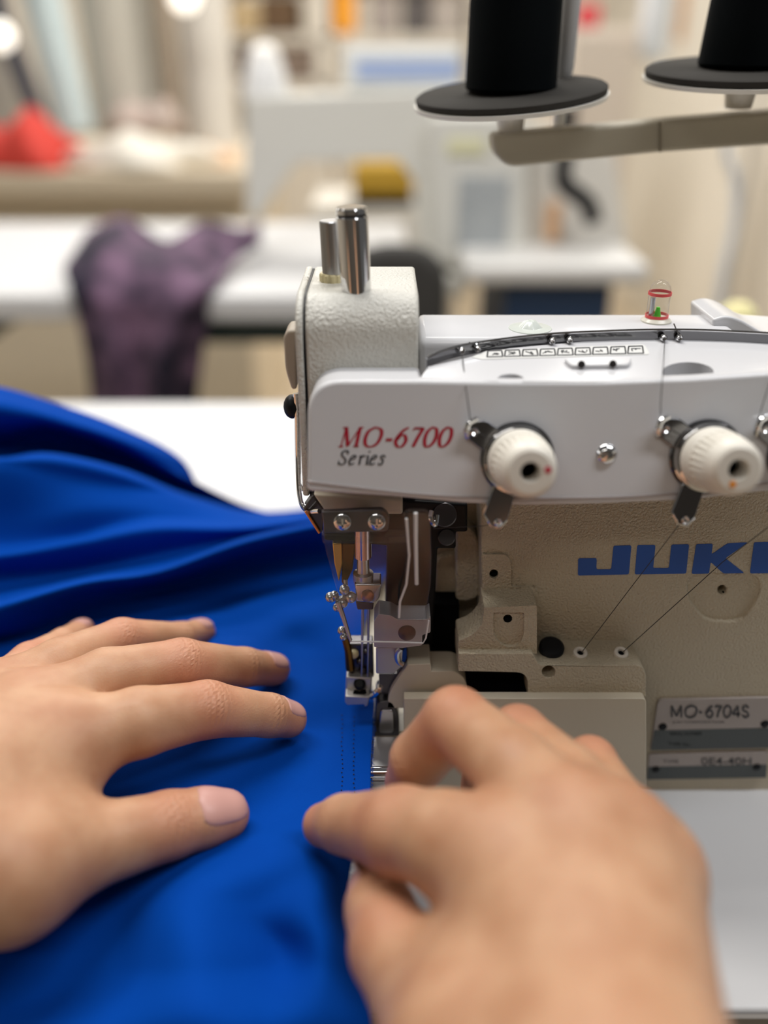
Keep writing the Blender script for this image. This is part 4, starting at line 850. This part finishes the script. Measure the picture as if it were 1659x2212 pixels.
# shelf unit with folded goods, upper middle
s1 = thing('shelf_unit', tuple(PY(760, 400, 3300)), 'pale shelf unit blurred along the back wall above the machine', 'shelf')
a = PY(470, 420, 3300); b = PY(1010, -60, 3300)
for k, py in enumerate((-40, 75, 175, 330)): BX(470, py, 1010, py+14, 3300, 400, 'shelf', pale('pale_shelf', (0.66, 0.62, 0.55), 0.6), s1, 2)
for px in (466, 690, 1006): BX(px, -60, px+16, 440, 3300, 400, 'upright', pale('pale_shelf', (0.66, 0.62, 0.55), 0.6), s1, 2)
def item(px0, py0, px1, py1, Y, d, nm, col, label, cat, grp=None, r=0.8, bevel=12):
    o = BX(px0, py0, px1, py1, Y, d, nm, pale(nm+'_%d' % px0, col, r), None, bevel); return tag(o, label, cat, grp)
item(490, 0, 560, 73, 3320, 300, 'folded_cloth', (0.50, 0.38, 0.22), 'tan folded cloth on the back shelf', 'cloth')
item(565, -10, 640, 73, 3320, 300, 'folded_cloth', (0.12, 0.07, 0.035), 'dark brown folded cloth standing beside the tan one', 'cloth')
item(720, -60, 765, 73, 3310, 300, 'folder', (0.85, 0.36, 0.03), 'bright orange folder standing on the back shelf', 'folder')
item(500, 95, 545, 173, 3320, 300, 'box', (0.10, 0.065, 0.045), 'dark brown box on the shelf left of the white thread cone', 'box')
item(600, 98, 680, 173, 3320, 300, 'box', (0.20, 0.15, 0.12), 'brown box on the shelf right of the white thread cone', 'box')
item(800, -40, 860, 73, 3320, 300, 'folded_cloth', (0.33, 0.29, 0.27), 'grey brown folded cloth right of the orange folder', 'cloth')
item(870, -40, 925, 73, 3320, 300, 'folded_cloth', (0.10, 0.09, 0.09), 'charcoal folded cloth next to the left black cone', 'cloth')
item(930, -40, 1000, 73, 3320, 300, 'folded_cloth', (0.38, 0.34, 0.31), 'taupe folded cloth directly left of the black cone', 'cloth')
bxo = item(742, 100, 1000, 196, 1300, 120, 'storage_box', (0.72, 0.74, 0.74), 'white box with a pale blue label standing on the lockstitch machine', 'box')
bl = MB().box(tuple(PY(770, 170, 1298)), tuple(PY(990, 130, 1299.5))).build('box_label', pale('pale_blue_label', (0.36, 0.46, 0.72), 0.6), bxo)
# yellow box and chair between the machines
cb_ = PY(828, 446, 1700)
kb = thing('side_cabinet', (cb_.x, 1780, -750), 'low pale cabinet under the mustard case', 'cabinet')
MB().box((cb_.x-160, 1690, -750), (cb_.x+160, 2000, cb_.z)).build('cabinet', pale('pale_shelf', (0.66, 0.62, 0.55), 0.6), kb, bevel=4)
MB().cyl((cb_.x+100, 1680, cb_.z-200), (cb_.x+100, 1692, cb_.z-200), 12).build('knob', steel, kb)
yb = item(762, 355, 895, 425, 1700, 140, 'toolbox', (0.42, 0.25, 0.02), 'mustard yellow case seen under the arm of the blurred machine', 'case')
BX(762, 425, 895, 446, 1698, 142, 'case_base', blackm, yb, 2)
ch = thing('office_chair', (PY(880, 620, 800).x, 800, -750), 'dark grey chair back showing behind the chrome post', 'chair')
PR([(700, 570), (830, 535), (920, 540), (968, 585), (965, 720), (950, 800), (700, 800)], 800, 45, 'backrest', mat('charcoal_fabric', (0.045, 0.043, 0.04), 0.9), ch, 12, 30)
cxx = PY(880, 620, 800).x
MB().box((cxx-120, 560, -330), (cxx+120, 800, -260)).build('seat', mat('charcoal_fabric', (0.045, 0.043, 0.04), 0.9), ch, bevel=20)
MB().cyl((cxx, 680, -700), (cxx, 680, -330), 22).build('gas_column', black, ch)
MB().cyl((cxx, 835, -300), (cxx, 835, 0), 10).build('back_support', black, ch)
for k in range(5):
    a5 = k*2*math.pi/5; MB().tube([(cxx, 680, -690), (cxx+220*math.cos(a5), 680+220*math.sin(a5), -720)], [22, 14]).build('leg', black, ch)
# second machine with a control column and black lever, right
t4 = thing('machine_stand', (PY(1180, 640, 1150).x, 1200, -750), 'white machine table with dark blue panel behind the sight glass', 'table')
a = PY(1000, 590, 1100); b = PY(1392, 560, 1100)
MB().box((a.x, 1060, a.z-10), (b.x, 1500, a.z+22)).build('tabletop', pale('white_panel', (0.72, 0.71, 0.69), 0.5), t4, bevel=10)
MB().box((PY(1090, 640, 1075).x, 1075, -750), (PY(1322, 640, 1075).x, 1450, a.z-10)).build('blue_cabinet', mat('navy_panel', (0.012, 0.035, 0.085), 0.5), t4, bevel=6)
m3 = thing('embroidery_machine', (PY(1050, 560, 1200).x, 1250, a.z), 'white machine with grey control panel and black lever, blurred at the back', 'sewing machine')
PR([(930, 250), (1140, 250), (1140, 560), (1010, 590), (940, 560)], 1200, 120, 'column', bgw, m3, 10, 12)
BX(985, 380, 1105, 540, 1196, 6, 'control_panel', mat('panel_grey', (0.48, 0.50, 0.50), 0.5, var=(40, 0.6, (0.3, 0.33, 0.36))), m3)
BX(965, 300, 1050, 335, 1196, 6, 'yellow_note', pale('pale_yellow_note', (0.72, 0.70, 0.45), 0.6), m3)
PR([(1140, 260), (1330, 330), (1360, 580), (1140, 580)], 1230, 90, 'body', pale('machine_white', (0.74, 0.71, 0.65)), m3, 10, 16)
MB().tube(cr([PY(x, y, 1160) for x, y in ((1228, 230), (1222, 330), (1215, 390), (1240, 415), (1270, 440), (1282, 480))], 30), [14]*30, 12).build('lever', black, m3)
BX(1180, 440, 1215, 520, 1200, 20, 'orange_label', pale('peach_label', (0.80, 0.48, 0.26), 0.6), m3)
item(1255, 10, 1300, 60.5, 2450, 100, 'cloth_bundle', (0.55, 0.02, 0.04), 'small bright red bundle between the two black cones', 'cloth')
lk_ = thing('locker', (PY(1320, 64, 2500).x, 2600, -750), 'pale beige locker standing at the back between the black cones', 'locker')
a = PY(1245, 60, 2400); b = PY(1385, 60, 2400)
MB().box((a.x, 2400, -750), (b.x, 2800, a.z)).build('cabinet', pale('beige_locker', (0.62, 0.55, 0.48), 0.6), lk_, bevel=4)
MB().box((a.x+12, 2392, -700), (b.x-12, 2400, a.z-15)).build('door', pale('beige_locker_door', (0.66, 0.59, 0.52), 0.5), lk_, bevel=3)
item(1390, -90, 1470, 130, 2450, 100, 'garment', (0.62, 0.66, 0.70), 'pale blue grey garment left of the right black cone', 'garment')
item(1475, -90, 1500, 90, 2450, 80, 'garment', (0.85, 0.50, 0.28), 'orange garment edge left of the right black cone', 'garment')
gr_ = thing('garment_rack', (PY(1430, 0, 2490).x, 2490, -750), 'metal garment rack behind the right black cone', 'rack')
ra = PY(1388, -92, 2490); rb = PY(1700, -92, 2490)
MB().tube([ra, Vector((rb.x, 2490, ra.z))], 9, 10).build('rail', steel, gr_)
for xx in (rb.x,): MB().cyl((xx, 2490, -750), (xx, 2490, ra.z), 10).build('upright', steel, gr_)
MB().box((rb.x-30, 2300, -750), (rb.x+30, 2680, -730)).build('foot', steel, gr_, bevel=2)
cab = MB().tube(cr([PY(x, y, 1000) for x, y in ((1565, 250), (1570, 330), (1590, 400), (1583, 500), (1560, 600), (1548, 700), (1545, 900))], 40), 7, 12).build('white_hose', pale('hose_white', (0.80, 0.82, 0.84), 0.5))
tag(cab, 'white hose hanging against the pale wall at the right', 'hose')
yx = PY(1592, 690, 440).x; yh = PY(1592, 655, 440).z
yc = MB().lathe((yx, 440, 0), (0, 0, 1), [(0, 30), (3, 31), (yh-14, 17), (yh-6, 15), (yh, 8)], 32).build('thread_cone', mat('pale_yellow_thread', (0.78, 0.72, 0.38), 0.8, bump=(1200, 0.3, 0.0003)))
tag(yc, 'pale yellow thread cone standing behind the machine at the right', 'thread cone')
# round lamps glowing at the back
for px, py, Y, r, lb in ((0, 78, 2350, 34, 'glowing round lamp at the far left edge'), (398, -8, 2350, 36, 'glowing round lamp at the top above the brown fabric roll')):
    l = thing('globe_lamp', tuple(PY(px, py, Y)), lb, 'lamp', 'round glowing lamps')
    MB().ball(PY(px, py, Y), r, n=24).build('globe', mat('lamp_glow', (1, 0.95, 0.85), 0.5, emit=1.6), l)
    MB().cyl(PY(px, py, Y)+Vector((0, 0, r-4)), PY(px, py, Y)+Vector((0, 0, r+500)), 4).build('cord', black, l)
for o in bpy.data.objects:
    if '_o' in o: del o['_o']
